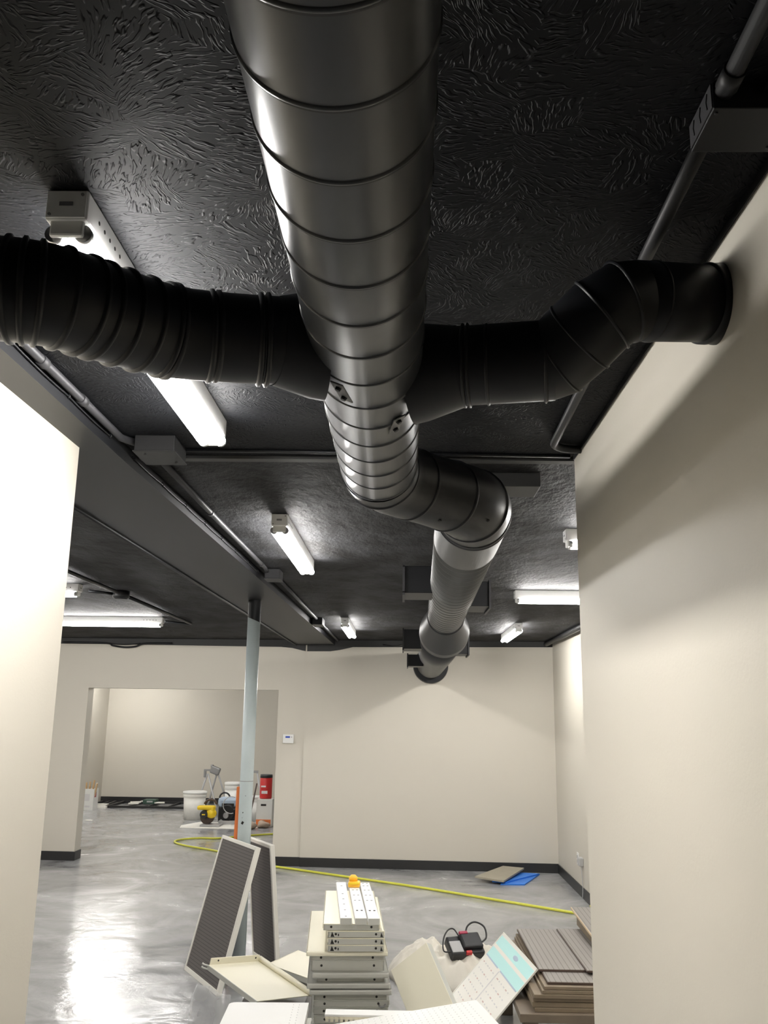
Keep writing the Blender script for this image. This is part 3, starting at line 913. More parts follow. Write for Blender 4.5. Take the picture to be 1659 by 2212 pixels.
make_shelf('metal_shelf', 0.352, 0.86, 0.025, 0.044, GG, 'square-cornered lipped shelf in the stack, above the paired rounded lips', sm(-0.228, 0.597), GS)
make_shelf('metal_shelf', 0.382, 0.86, 0.024, 0.027, GG, 'upper of the two rounded lips pressed together in the stack', sm(-0.236, 0.5525), GS, rivets=False)
make_shelf('metal_shelf', 0.376, 0.86, 0.023, 0.048, GG, 'lower of the two rounded lips pressed together in the stack', sm(-0.226, 0.525), GS, hooks=False)
make_shelf('metal_shelf', 0.350, 0.86, 0.0, 0.030, GG, 'shelf with a hook bracket just below the two pressed lips', sm(-0.222, 0.4765, SY + 0.015), GS, hooks=True)
make_shelf('metal_shelf', 0.345, 0.86, 0.0, 0.030, GG, 'shelf with a hook bracket second below the pressed lips', sm(-0.226, 0.446, SY + 0.015), GS, hooks=True)
make_shelf('metal_shelf', 0.345, 0.86, 0.0, 0.034, GG, 'lowest shelf in view, partly behind the white comb-edged panel', sm(-0.221, 0.415, SY + 0.012), GS)
GB = 'deep base decks at the bottom of the heap'
for k, z in enumerate((0.380, 0.253, 0.126)):
    make_shelf('base_deck', 0.37, 0.86, 0.030, 0.126, GG, 'deep pale base deck at the foot of the central shelf stack, out of sight', sm(-0.225, z), GB, rivets=False)
# narrow shelves on top
yaw2 = math.radians(3.9)
for k, (x, dz) in enumerate(((-0.228, 0), (-0.206, 0.0305), (-0.206, 0.061), (-0.206, 0.0905))):
    lab = ('top narrow cream shelf, carrying the three punched rails', 'second narrow shelf from the top of the stack', 'third narrow shelf from the top of the stack', 'lowest narrow shelf, lying on the widest cream shelf')[k]
    make_shelf('metal_shelf', 0.266, 0.79, 0.0, 0.029, CG if k == 0 else (M_CREAM, M_GREYC), lab, sm(x, 0.8085 - dz, SY - 0.02, yaw2), 'narrow shelves on top of the stack', tri=k > 0, rivets=True)
# punched rails
def rail(x, L, label, slots, yawr):
    Mx = Matrix.Translation(V((x, 4.385, 0.8095))) @ rotz(yawr)
    t = thing('punched_rail', label, 'rail', M=Mx, group='punched rails on top of the stack')
    b = B(); span(b, (-0.027, 0, 0), (0.027, L, 0.030), bev=0.003)
    for yy in slots:
        for sx in ((0,) if len(slots) == 6 else (-0.011, 0.011)):
            span(b, (sx - 0.005, yy - 0.004, 0.0298), (sx + 0.005, yy + 0.004, 0.0306), 1)
    obj('channel', b, [M_PUREW, M_DARK], t, world=False)
    b = B(); span(b, (-0.026, -0.003, 0.001), (0.026, 0.0, 0.028), bev=0.001); obj('end_face', b, M_GREYC, t, world=False)
rail(-0.252, 0.89, 'white punched rail on the stack, leftmost with one row of slots', (0.03, 0.17, 0.30, 0.43, 0.56, 0.78), math.radians(5.4))
rail(-0.183, 0.89, 'white punched rail on the stack, the middle one under the orange clamp', (0.155, 0.165, 0.40, 0.53, 0.665), math.radians(5.4))
rail(-0.123, 0.89, 'white punched rail on the stack, rightmost with two rows of slots', (0.155, 0.165, 0.40, 0.53, 0.665, 0.79, 0.86), math.radians(5.2))
t = thing('orange_clamp', 'small orange and yellow clamp on the far end of the middle punched rail', 'clamp', loc=(-0.255, 5.16, 0.84))
bm = B(); span(bm, (-0.287, 5.11, 0.8398), (-0.223, 5.18, 0.866), bev=0.006); obj('base', bm, M_ORG, t)
bm = B(); sweep(bm, [(-0.262, 5.165, 0.866), (-0.262, 5.165, 0.885), (-0.262, 5.165, 0.896)], [0.024, 0.023, 0.012], 24); obj('knob', bm, M_ORG, t)
bm = B(); span(bm, (-0.284, 5.106, 0.856), (-0.226, 5.112, 0.864)); obj('yellow_band', bm, M_YEL, t)

# tilted cream shelf at the left of the stack
def quad_matrix(A, Bp, D):
    """x along A->B, y along A->D, origin A"""
    A, Bp, D = V(A), V(Bp), V(D)
    X = (Bp - A).normalized(); Y = D - A; Y = (Y - X * Y.dot(X)).normalized(); Z = X.cross(Y)
    Mx = Matrix((X, Y, Z)).transposed().to_4x4(); Mx.translation = A
    return Mx
A, Bq, C, D = V((-1.041, 5.2, .420)), V((-.800, 5.453, .381)), V((-.478, 5.133, .299)), V((-.719, 4.88, .338))
Mx = quad_matrix(Bq, A, C)     # z up
w, L = (A - Bq).length, (C - Bq).length
if (Mx.to_3x3() @ V((0, 0, 1))).z < 0:
    Mx = quad_matrix(A, Bq, D)
t = thing('metal_shelf', 'cream shelf lying tilted with its back turned up, left of the stack', 'shelf', M=Mx, group='loose cream shelves left of the stack')
Wi = Mx.inverted()
LA, LB, LD = Wi @ A, Wi @ Bq, Wi @ D
x0, x1 = sorted((LA.x, LB.x)); y0, y1 = 0, max((Wi @ C).y, LD.y)
bm = B(); span(bm, (x0, y0, -0.004), (x1, y1, 0), bev=0.001); obj('deck', bm, M_CREAM, t, world=False)
fx = LB.x
nx = LA.x
bm = B(); sweep(bm, [(fx, y0, 0.014), (fx, y1 + 0.03, 0.014)], 0.014, 16); span(bm, (fx - 0.006, y0, -0.002), (fx + 0.006, y1, 0.02)); obj('rolled_edge', bm, M_CREAM, t, world=False)
bm = B(); span(bm, (nx - 0.003, y0, -0.024), (nx + 0.003, y1, 0), bev=0.001); obj('side_lip', bm, M_GREYC, t, world=False)
ya = 0.0
bm = B(); span(bm, (x0 + 0.01, ya - 0.003, 0), (x1 - 0.01, ya + 0.003, 0.034), bev=0.001)
for xx in (x0 + 0.035, x1 - 0.06):
    cyl(bm, (xx, ya - 0.004, 0.02), (xx, ya + 0.004, 0.02), 0.005, 10, 1)
obj('end_flange', bm, [M_CREAM, M_DARK], t, world=False)
bm = B()
for zz in (-0.003, -0.02):
    sweep(bm, [(nx, ya + 0.01, zz), (nx + (0.02 if nx > fx else -0.02), ya - 0.012, zz + 0.002), (nx + (0.022 if nx > fx else -0.022), ya - 0.022, zz + 0.004)], 0.005, 8)
obj('bracket_hook', bm, M_GREYC, t, world=False)
# flat shelf behind it
Mx = Matrix.Translation(V((-0.63, 5.42, 0.340))) @ Matrix.Rotation(math.radians(-24), 4, 'Z') @ Matrix.Rotation(math.radians(9), 4, 'Y')
t = thing('metal_shelf', 'cream shelf wedged between the tilted shelf and the stack', 'shelf', M=Mx, group='loose cream shelves left of the stack')
bm = B(); span(bm, (-0.14, 0, -0.005), (0.16, 0.34, 0), bev=0.001)
span(bm, (-0.14, 0, -0.03), (-0.134, 0.34, 0)); span(bm, (0.154, 0, -0.03), (0.16, 0.34, 0))
obj('deck', bm, M_CREAM, t, world=False)
bm = B(); span(bm, (-0.13, 0.0, -0.03), (0.15, 0.006, -0.002)); span(bm, (-0.13, 0.334, -0.03), (0.15, 0.34, -0.002))
obj('end_flange', bm, M_GREYC, t, world=False)
# deck the two loose shelves lie on
t = thing('base_deck', 'grey steel base deck showing one edge under the tilted cream shelf', 'shelf', loc=(-0.66, 5.0, 0), group=GB)
bm = B(); span(bm, (-0.84, 4.90, 0.0), (-0.50, 5.52, 0.268), bev=0.006); obj('deck', bm, M_GREY, t)
bm = B(); span(bm, (-0.76, 4.795, 0.0), (-0.47, 4.895, 0.292), bev=0.004)
for xx in (-0.725, -0.51):
    cyl(bm, (xx, 4.793, 0.275), (xx, 4.80, 0.275), 0.007, 10, 1)
obj('end_flange', bm, [M_GREY, M_PLW], t)

# bright white shelf in the foreground
Mx = Matrix.Translation(V((-0.535, 3.50, 0.50))) @ rotz(math.radians(2.5))
t = thing('metal_shelf', 'bright white shelf with one rounded corner in the left foreground', 'shelf', M=Mx, group='white metal in the foreground')
bm = B()
poly = [(-0.185, 0), (0.16, 0), (0.165, 0.81)] + [(-0.185 + 0.03 - 0.03 * math.sin(a), 0.78 + 0.03 * math.cos(a)) for a in [0, .4, .8, 1.2, PI / 2]]
prism(bm, poly, -0.03, 0)
for xx in (0.10, 0.125):
    for k in range(22):
        span(bm, (xx - 0.0012, 0.06 + k * 0.034, 0), (xx + 0.0012, 0.07 + k * 0.034, 0.0004), 1)
obj('deck', bm, [M_PUREW, M_LGREY], t, world=False)
bm = B(); span(bm, (-0.17, 0.775, -0.05), (0.15, 0.781, -0.004)); obj('end_flange', bm, M_PUREW, t, world=False)
for z in (0.47, 0.312, 0.156):
    make_shelf('base_deck', 0.32, 0.70, 0.04, 0.154, GG, 'deep pale base deck hidden under the bright white shelf', Matrix.Translation(V((-0.535, 3.52, z - 0.002))), GB, rivets=False)
# white perforated panel with a comb edge
A, Bq, D = V((-0.307, 3.97, .517)), V((.316, 4.056, .600)), V((-.279, 3.627, .545))
Mx = quad_matrix(A, Bq, D)
Zl = Mx.to_3x3() @ V((0, 0, 1))
t = thing('perforated_panel', 'white perforated panel lying tilted across the foreground below the stack', 'panel', M=Mx, group='white metal in the foreground')
sgn = 1 if Zl.z > 0 else -1
w = (Bq - A).length
hL = 0.62
bm = B(); span(bm, (0, 0, -0.012 * sgn), (w, hL, 0), bev=0.003)
for i in range(24):
    for j in range(16):
        xx, yy = 0.03 + i * 0.0245, 0.03 + j * 0.037
        span(bm, (xx - 0.0022, yy - 0.0022, 0), (xx + 0.0022, yy + 0.0022, 0.0004 * sgn), 1)
obj('sheet', bm, [M_PUREW, M_LGREY], t, world=False)
bm = B(); span(bm, (w, 0, -0.05 * sgn), (w + 0.03, hL, -0.036 * sgn), bev=0.003); span(bm, (w - 0.004, 0, -0.05 * sgn), (w + 0.002, hL, -0.002 * sgn)); obj('side_lip', bm, M_PUREW, t, world=False)
for z in (0.496, 0.372, 0.248, 0.124):
    make_shelf('base_deck', 0.50, 0.80, 0.04, 0.122, GG, 'deep pale base deck hidden under the white perforated panel', Matrix.Translation(V((0.0, 3.36, z))), GB, rivets=False)
t = thing('comb_strip', 'white strip with a toothed front edge at the foot of the central stack', 'strip', loc=(-0.1, 4.11, 0.497))
bm = B(); span(bm, (-0.316, 4.085, 0.515), (0.18, 4.155, 0.5245), bev=0.002); obj('strip', bm, M_PUREW, t)
bm = B(); span(bm, (-0.314, 4.086, 0.505), (0.18, 4.092, 0.516))
for k in range(24):
    span(bm, (-0.312 + k * 0.0205, 4.082, 0.4965), (-0.300 + k * 0.0205, 4.092, 0.511))
obj('toothed_edge', bm, M_CREAM, t)

# clear film under the tilted shelf
bm = B()
rows = []
for j in range(14):
    v = j / 13
    row = []
    for i in range(10):
        u = i / 9
        x = -1.06 + 0.20 * u - 0.10 * v
        yy = 5.02 - 0.10 * u + 0.25 * v * (1 - u) - 0.05 * v
        z = (0.37 - 0.02 * u) * (1 - v) ** 1.0 + 0.004
        bulge = 0.02 * noise.noise(V((u * 3, v * 4, 1.3)))
        row.append(bm.verts.new((x + bulge, yy + bulge * 2 + 0.03 * math.sin(v * 6) * u, z)))
    rows.append(row)
for a, b in zip(rows, rows[1:]):
    for k in range(9):
        f = bm.faces.new((a[k], a[k + 1], b[k + 1], b[k])); f.smooth = True
r = bmesh.ops.solidify(bm, geom=bm.faces[:], thickness=0.0015)
tag(obj('plastic_film', bm, M_FILM), 'clear plastic film hanging from the tilted cream shelf to the floor', 'plastic sheet')

# leaning cream shelf right of the stack
k = 1.12
def sc(p):
    return EYE + (V(p) - EYE) * k
TL, TR, BR = sc((-.05, 5.05, .45)), sc((.133, 4.981, .604)), sc((.219, 4.85, .442))
Bl = sc((.037, 4.92, .288))
ext = 1.60
BLx = TL + (Bl - TL) * ext
X = (TR - TL).normalized(); Y = (TL - BLx).normalized(); Y = (Y - X * Y.dot(X)).normalized(); Z = X.cross(Y)
Mx = Matrix((X, Y, Z)).transposed().to_4x4(); Mx.translation = BLx
w, h = (TR - TL).length, (TL - BLx).length
t = thing('metal_shelf', 'cream shelf standing tilted on its corner between the stack and the canvas cloth', 'shelf', M=Mx, group='leaning cream shelf')
bm = B(); span(bm, (0, 0, -0.006), (w, h, 0), bev=0.002); obj('deck', bm, M_CREAM, t, world=False)
bm = B(); span(bm, (w - 0.006, 0, -0.055), (w, h, -0.001), bev=0.002); obj('side_lip', bm, M_GREYC, t, world=False)
bm = B(); span(bm, (0, 0, -0.04), (0.006, h, -0.001), bev=0.002); obj('side_lip', bm, M_CREAM, t, world=False)
bm = B(); span(bm, (0.006, h - 0.006, -0.045), (w - 0.006, h, -0.001), bev=0.001); obj('end_flange', bm, M_CREAM, t, world=False)

# ------------------------------------------------------------------ canvas cloth and the black tool on it
bm = B()
NU, NV = 150, 44
def cloth_pt(u, v):
    a = 2 * PI * u
    wob = 1 + 0.22 * noise.noise(V((math.cos(a) * 1.6, math.sin(a) * 1.6, 3.1))) + 0.05 * math.sin(a * 7)
    r = v * wob
    x, yy = 0.36 + 0.47 * r * math.cos(a), 6.62 + 0.33 * r * math.sin(a)
    hgt = 0.20 * (1 - v ** 2.6) ** 0.6
    f = noise.noise(V((x * 5.2, yy * 5.2, 0.4))) * 0.5 + noise.noise(V((x * 11, yy * 9, 2.0))) * 0.28
    rg = 1 - 2 * abs(noise.noise(V((x * 7 + yy * 4, yy * 9 - x * 3, 5.0))))
    rg2 = 1 - 2 * abs(noise.noise(V((x * 16, yy * 13, 9.0))))
    return (x + 0.03 * f, yy, max(0.004, hgt * (0.86 + 0.45 * f + 0.26 * rg + 0.10 * rg2)) if v < 1 else 0.002)
rows = [[bm.verts.new(cloth_pt(i / NU, j / NV)) for i in range(NU)] for j in range(1, NV + 1)]
cen = bm.verts.new(cloth_pt(0, 0))
for i in range(NU):
    f = bm.faces.new((cen, rows[0][i], rows[0][(i + 1) % NU])); f.smooth = True
for a, b in zip(rows, rows[1:]):
    for i in range(NU):
        f = bm.faces.new((a[i], b[i], b[(i + 1) % NU], a[(i + 1) % NU])); f.smooth = True
f = bm.faces.new(list(reversed(rows[-1])))
tag(obj('drop_cloth', bm, M_CLOTH), 'crumpled cream canvas drop cloth in a heap on the floor under the black tool', 'cloth')
TLOC = V((0.43, 6.47, 0.232))
Mt = Matrix.Translation(TLOC) @ Matrix.Rotation(math.radians(24), 4, 'Y') @ rotz(math.radians(18)) @ Matrix.Rotation(math.radians(28), 4, 'X')
Mt = Matrix.Translation(TLOC) @ rotz(math.radians(20)) @ Matrix.Rotation(math.radians(34), 4, 'X')
t = thing('battery_charger', 'black and red charger with a grey plate and looped cable, on the canvas cloth', 'charger', M=Mt)
bm = B(); span(bm, (-0.12, -0.075, -0.03), (0.12, 0.075, 0.035), bev=0.012); span(bm, (-0.03, -0.05, 0.03), (0.11, 0.07, 0.065), bev=0.01); obj('case', bm, M_BLKP, t, world=False)
bm = B(); span(bm, (-0.115, -0.065, 0.034), (-0.035, 0.025, 0.043), bev=0.003); obj('grey_plate', bm, M_LGREY, t, world=False)
bm = B(); span(bm, (-0.03, 0.055, 0.05), (0.03, 0.078, 0.07), bev=0.003); obj('red_grip', bm, M_DRED, t, world=False)
bm = B(); span(bm, (-0.02, -0.08, 0.02), (0.02, -0.06, 0.045), bev=0.003); obj('red_button', bm, M_RED, t, world=False)
bm = B(); sweep(bm, smooth_path([(0.02, 0.06, 0.03), (0.05, 0.12, 0.06), (0.11, 0.14, 0.075), (0.165, 0.10, 0.07), (0.16, 0.03, 0.05), (0.11, -0.01, 0.05)], 8), 0.006, 10); obj('cable', bm, M_BLKP, t, world=False)
bm = B(); sweep(bm, smooth_path([(-0.02, 0.06, 0.03), (-0.05, 0.115, 0.05), (-0.10, 0.10, 0.06), (-0.15, 0.04, 0.05), (-0.165, -0.03, 0.02), (-0.11, -0.04, 0.02)], 8), 0.005, 10); obj('cable', bm, M_BLKP, t, world=False)

# ------------------------------------------------------------------ planner board
TL, TR = V((.62, 5.75, .492)), V((.712, 5.02, .478))
dirv = V((-.26, -.05, -.28)).normalized()
Lh = 0.66
X = (TR - TL).normalized(); Y = -dirv; Y = (Y - X * Y.dot(X)).normalized(); Z = X.cross(Y)
h = TL.z / Y.z - 0.002 if Y.z > 0 else Lh
Mx = Matrix((X, Y, Z)).transposed().to_4x4(); Mx.translation = TL - Y * h
w = (TR - TL).length
t = thing('planner_board', 'white printed planner board with a pale cyan band, leaning on the brown panel pile', 'board', M=Mx)
zs = 1 if Z.z > 0 else -1
bm = B(); span(bm, (0, 0, -0.006 * zs), (w, h, 0), bev=0.002); obj('board', bm, M_PAPER, t, world=False)
bm = B(); span(bm, (0.012, h - 0.155, 0), (w - 0.012, h - 0.02, 0.0012 * zs)); obj('cyan_band', bm, M_CYAN, t, world=False)
bm = B(); span(bm, (0.012, h - 0.098, 0.0008 * zs), (w - 0.012, h - 0.078, 0.0016 * zs)); obj('white_stripe', bm, M_PAPER, t, world=False)
bm = B(); ball(bm, (w * 0.56, h - 0.05, 0.001 * zs), (0.05, 0.014, 0.0008), 0, 2); obj('green_mark', bm, M_BLUEG, t, world=False)
bm = B(); span(bm, (0.012, h - 0.163, 0), (w * 0.40, h - 0.155, 0.0012 * zs)); span(bm, (w * 0.48, h - 0.163, 0), (w - 0.03, h - 0.155, 0.0012 * zs)); obj('dark_line', bm, M_BLUEG, t, world=False)
bm = B()
random.seed(11)
for cx0, cx1 in ((0.05, w * 0.44), (w * 0.52, w - 0.06)):
    for r_ in range(9):
        yy = h - 0.20 - r_ * 0.045
        if yy < 0.05: break
        for k in range(6):
            x_ = cx0 + (cx1 - cx0) * k / 6
            ww = (cx1 - cx0) / 6 * random.uniform(0.25, 0.6)
            span(bm, (x_, yy, 0), (x_ + ww, yy + 0.007, 0.001 * zs), 1 if (r_ + k) % 4 == 0 else 0)
span(bm, (w * 0.46, 0.02, 0), (w * 0.475, h - 0.165, 0.0011 * zs), 0)
obj('lettering', bm, [M_INK, M_INK2], t, world=False)
bm = B()
for lo, hi in (((0, 0, 0), (0.007, h, 0.003 * zs)), ((w - 0.007, 0, 0), (w, h, 0.003 * zs)), ((0, h - 0.007, 0), (w, h, 0.003 * zs)), ((0, 0, 0), (w, 0.007, 0.003 * zs))):
    span(bm, lo, hi)
obj('edge_frame', bm, M_FRAME, t, world=False)

# ------------------------------------------------------------------ pile of brown panels on a low bench
t = thing('low_bench', 'low dark plank bench carrying the pile of brown panels', 'bench', loc=(0.95, 5.3, 0))
bm = B(); span(bm, (0.590, 4.80, 0.290), (1.62, 5.98, 0.330), bev=0.003); obj('top', bm, M_PLANK, t)
for x in (0.645, 1.56):
    for y in (4.85, 5.92):
        bm = B(); span(bm, (x - 0.035, y - 0.04, 0), (x + 0.035, y + 0.04, 0.29), bev=0.003); obj('leg', bm, M_PLANK, t)
GP = 'brown boards in the pile on the bench'
random.seed(5)
zz = 0.331
labs = ['lowest brown board, lying directly on the plank bench', 'second brown board up in the pile, near the bench', 'third brown board up in the pile on the bench', 'fourth brown board up, with its left edge set back',
        'fifth brown board up in the pile, below the grooved panels', 'brown board just under the grooved panels at the top of the pile']
xs = [0.665, 0.655, 0.66, 0.662, 0.705, 0.715]
for k in range(6):
    th = (0.019, 0.022, 0.016, 0.018, 0.016, 0.015)[k]
    bm = B(); add_box(bm, ((xs[k] + 1.60) / 2, 4.83 + 0.55 + 0.006 * (k % 3), zz + th / 2), (1.60 - xs[k], 1.10, th), rot=Matrix.Rotation(random.uniform(-.006, .006), 3, 'Z'), bev=0.0015)
    tag(obj('brown_board', bm, M_BOARD), labs[k], 'board', GP)
    zz += th + 0.0015
GPT = 'grooved grey-brown panels on top of the pile'
def grooved(lo, hi, label):
    c = ((lo[0] + hi[0]) / 2, (lo[1] + hi[1]) / 2, lo[2])
    t = thing('grooved_panel', label, 'panel', loc=c, group=GPT)
    b = B(); span(b, lo, hi, bev=0.002); obj('sheet', b, M_SLATP, t)
    b = B(); span(b, (lo[0] - 0.004, lo[1] - 0.004, lo[2] + 0.001), (hi[0], lo[1], hi[2] - 0.002)); span(b, (lo[0] - 0.004, lo[1], lo[2] + 0.001), (lo[0], hi[1], hi[2] - 0.002)); obj('dark_edge', b, M_BROWN, t)
zt = zz
grooved((0.742, 4.875, zt), (1.60, 5.90, zt + 0.012), 'grooved panel with its front edge sticking out furthest over the pile')
grooved((0.725, 5.055, zt + 0.0125), (1.60, 5.95, zt + 0.0245), 'grooved panel set back on top of the pile, touching the planner board')
grooved((0.965, 5.00, zt + 0.025), (1.60, 5.92, zt + 0.036), 'grooved panel on top of the pile at the right, with a notched corner')
bm = B(); span(bm, (1.105, 5.25, zt + 0.037), (1.60, 6.02, zt + 0.085), bev=0.002)
tag(obj('brown_board', bm, M_BOARD), 'thick brown board at the far right top of the pile', 'board', GP)
bm = B(); R = Matrix.Rotation(math.radians(2), 3, 'X'); add_box(bm, (1.35, 5.66, zt + 0.105), (0.53, 0.86, 0.014), rot=R, bev=0.001)
bmesh.ops.translate(bm, vec=(0, 0, 0.002), verts=bm.verts)
o = obj('brown_board', bm, M_SLATP); tag(o, 'topmost board on the pile, with a pale tan cut edge', 'board', GP)
bm = B(); add_box(bm, (1.0835, 5.66, zt + 0.107), (0.004, 0.86, 0.013), rot=R); obj('tan_edge', bm, M_BOARD2, o)

# ------------------------------------------------------------------ floor items in the main room
hp = smooth_path([(1.80, 9.05, 0.014), (1.81, 8.82, 0.014), (1.747, 8.63, 0.014), (1.04, 9.165, 0.014), (0.162, 9.85, 0.014), (-0.542, 10.33, 0.014), (-1.2, 10.78, 0.014), (-1.52, 11.0, 0.014), (-1.9, 11.45, 0.014), (-2.376, 12.05, 0.014), (-2.902, 12.50, 0.014),
                  (-3.12, 12.82, 0.014), (-3.08, 13.08, 0.014), (-2.85, 13.24, 0.014), (-2.6, 13.25, 0.014), (-2.217, 13.6, 0.014), (-1.6, 14.0, 0.014)], 10)
bm = B(); sweep(bm, hp, 0.0125, 12); tag(obj('air_hose', bm, M_HOSE), 'yellow hose snaking across the grey floor from the far right wall into the opening', 'hose')
def flat_board(poly, z0, th, m, label, cat, name, group):
    b = B(); prism(b, poly, z0, z0 + th); return tag(obj(name, b, m), label, cat, group)
GF = 'boards dropped near the back wall'
flat_board([(1.06, 10.12), (1.32, 10.13), (1.58, 10.80), (1.30, 10.86)], 0.001, 0.012, M_BLUE, 'lower bright blue sheet on the floor near the back wall', 'sheet', 'blue_sheet', GF)
flat_board([(0.98, 10.20), (1.12, 10.16), (1.56, 10.72), (1.12, 10.86)], 0.014, 0.012, M_BLUE, 'upper bright blue sheet under the tan board near the back wall', 'sheet', 'blue_sheet', GF)
bm = B(); prism(bm, [(0.80, 10.28), (1.09, 10.08), (1.40, 10.78), (1.17, 10.87)], 0.0, 0.018)
bmesh.ops.transform(bm, matrix=Matrix.Translation(V((1.1, 10.4, 0.045))) @ Matrix.Rotation(math.radians(2.0), 4, 'X') @ Matrix.Translation(V((-1.1, -10.4, 0))), verts=bm.verts)
tag(obj('tan_board', bm, M_BOARDG), 'grey-tan board lying on the blue sheets near the back wall', 'board', GF)
# thermostat and outlet
bm = B()
yb = back_y(-1.385)
t = thing('thermostat', 'white thermostat with a small blue screen, on the back wall right of the opening', 'thermostat', loc=(-1.385, yb, 1.455))
ang = Matrix.Rotation(math.atan(-0.0441), 3, 'Z')
add_box(bm, (-1.385, yb - 0.014, 1.455), (0.135, 0.028, 0.105), rot=ang, bev=0.006); obj('body', bm, M_PLW, t)
bm = B(); add_box(bm, (-1.392, yb - 0.0285, 1.476), (0.055, 0.003, 0.022), rot=ang); obj('screen', bm, M_SCREEN, t)
bm = B(); add_box(bm, (-1.345, yb - 0.0285, 1.476), (0.014, 0.003, 0.018), rot=ang); obj('button', bm, M_LGREY, t)
t = thing('wall_outlet', 'white wall outlet low on the far right wall', 'outlet', loc=(1.82, 9.72, 0.33))
bm = B(); span(bm, (1.812, 9.66, 0.28), (1.82, 9.75, 0.40), bev=0.003); obj('cover_plate', bm, M_PLW, t)
bm = B(); span(bm, (1.808, 9.685, 0.345), (1.812, 9.725, 0.375)); span(bm, (1.808, 9.685, 0.30), (1.812, 9.725, 0.33)); obj('socket', bm, M_LGREY, t)
t = thing('plug_adapter', 'grey plug adapter hanging beside the wall outlet with a thin lead', 'plug', loc=(1.80, 9.5, 0.34))
bm = B(); span(bm, (1.775, 9.43, 0.305), (1.82, 9.53, 0.385), bev=0.008); obj('case', bm, M_LGREY, t)
bm = B(); sweep(bm, smooth_path([(1.80, 9.47, 0.31), (1.805, 9.46, 0.2), (1.807, 9.45, 0.11), (1.80, 9.44, 0.01)], 5), 0.004, 8); obj('lead', bm, M_LGREY, t)

# ------------------------------------------------------------------ things in the room beyond the opening
# white cardboard box of wood offcuts
t = thing('cardboard_box', 'white cardboard box full of wood sticks by the left wall of the room beyond', 'box', loc=(-5.7, 16.85, 0))
bm = B()
x0, x1, y0, y1, hh = -5.80, -5.60, 16.72, 16.98, 0.37
for lo, hi in (((x0, y0, 0), (x1, y0 + .006, hh)), ((x0, y1 - .006, 0), (x1, y1, hh)), ((x0, y0, 0), (x0 + .006, y1, hh)), ((x0, y0, 0), (x1, y1, 0.006))):
    span(bm, lo, hi)
span(bm, (x1 - .006, y0, 0), (x1, y1, hh - 0.0))
obj('carton', bm, M_PLW, t)
bm = B(); span(bm, (x1, y0 + 0.05, 0.22), (x1 + .002, y1 - 0.12, hh - .06)); obj('red_print', bm, M_DRED, t)
bm = B(); span(bm, (x0 + .04, y0 - .002, 0.16), (x1 - .07, y0, 0.28)); span(bm, (x0 + .05, y0 - .002, 0.05), (x1 - .06, y0, 0.08)); obj('grey_print', bm, M_INK, t)
random.seed(3)
for k in range(7):
    bm = B(); x = -5.765 + k * 0.0205
    R = Matrix.Rotation(-.03 + k * .03, 3, 'Y') @ Matrix.Rotation(random.uniform(-.05, .05), 3, 'X')
    Ls = random.uniform(0.40, 0.52)
    add_box(bm, V((x, 16.85 + (-.05, .05)[k % 2], 0.01)) + R @ V((0, 0, Ls / 2)), (0.018, 0.04, Ls), rot=R)
    tag(obj('wood_stick', bm, M_WOOD if k != 5 else M_SHEET), 'raw wood offcut standing in the white cardboard box', 'stick', 'wood offcuts in the cardboard box')
# dark racks lying on the floor
def rack(x0, x1, y0, y1, z, skew, label, nb):
    t = thing('wire_rack', label, 'rack', loc=((x0 + x1) / 2, (y0 + y1) / 2, 0), group='dark racks lying on the rear floor')
    b = B()
    def P(u, v):
        return (x0 + (x1 - x0) * u + skew * v, y0 + (y1 - y0) * v, z)
    def bar(p, q, w_):
        p, q = V(p), V(q); d = q - p
        add_box(b, (p + q) / 2, (d.length, w_, 0.04), rot=Matrix.Rotation(math.atan2(d.y, d.x), 3, 'Z'))
    for p, q in ((P(0, 0), P(1, 0)), (P(0, 1), P(1, 1)), (P(0, 0), P(0, 1)), (P(1, 0), P(1, 1))):
        bar(p, q, 0.04)
    obj('frame', b, M_BASE, t)
    for k in range(1, nb):
        b = B(); 
        p, q = V(P(k / nb, 0)), V(P(k / nb, 1)); d = q - p
        add_box(b, (p + q) / 2, (d.length, 0.03, 0.025), rot=Matrix.Rotation(math.atan2(d.y, d.x), 3, 'Z'))
        obj('crossbar', b, M_BASE, t)
rack(-5.50, -4.02, 17.20, 18.10, 0.021, 0.05, 'dark metal rack lying on the rear floor, the long one behind the white bucket', 4)
rack(-5.86, -5.60, 17.55, 18.15, 0.021, -0.02, 'small dark rack lying in the rear left corner', 2)
random.seed(8)
for k, (x, y, a, m, nm, lab) in enumerate(((-5.12, 17.75, .4, M_SHEET, 'paper_scrap', 'white scrap lying on the left part of the long dark rack'), (-4.97, 17.88, -.7, M_SHEET, 'paper_scrap', 'slanting white scrap on the dark rack, beside the green case'), (-5.06, 17.42, .1, M_FRAME, 'paper_scrap', 'grey-white scrap at the front edge of the dark rack'), (-4.62, 17.6, .3, M_SHEET, 'paper_scrap', 'small white scrap right of the green case'))):
    bm = B(); add_box(bm, (x, y, 0.055 + 0.004 * k), (0.19, 0.10, 0.02), rot=Matrix.Rotation(a, 3, 'Z'), bev=0.002); tag(obj(nm, bm, m), lab, 'scrap', 'scraps on the dark rack')
t = thing('tool_case', 'dark green case lying on the dark rack in the room beyond', 'case', loc=(-4.82, 17.65, 0.042))
bm = B(); span(bm, (-4.93, 17.55, 0.042), (-4.69, 17.80, 0.12), bev=0.01); obj('case', bm, M_GREEN, t)
bm = B(); span(bm, (-4.85, 17.545, 0.075), (-4.74, 17.552, 0.10)); obj('label_plate', bm, M_LGREY, t)
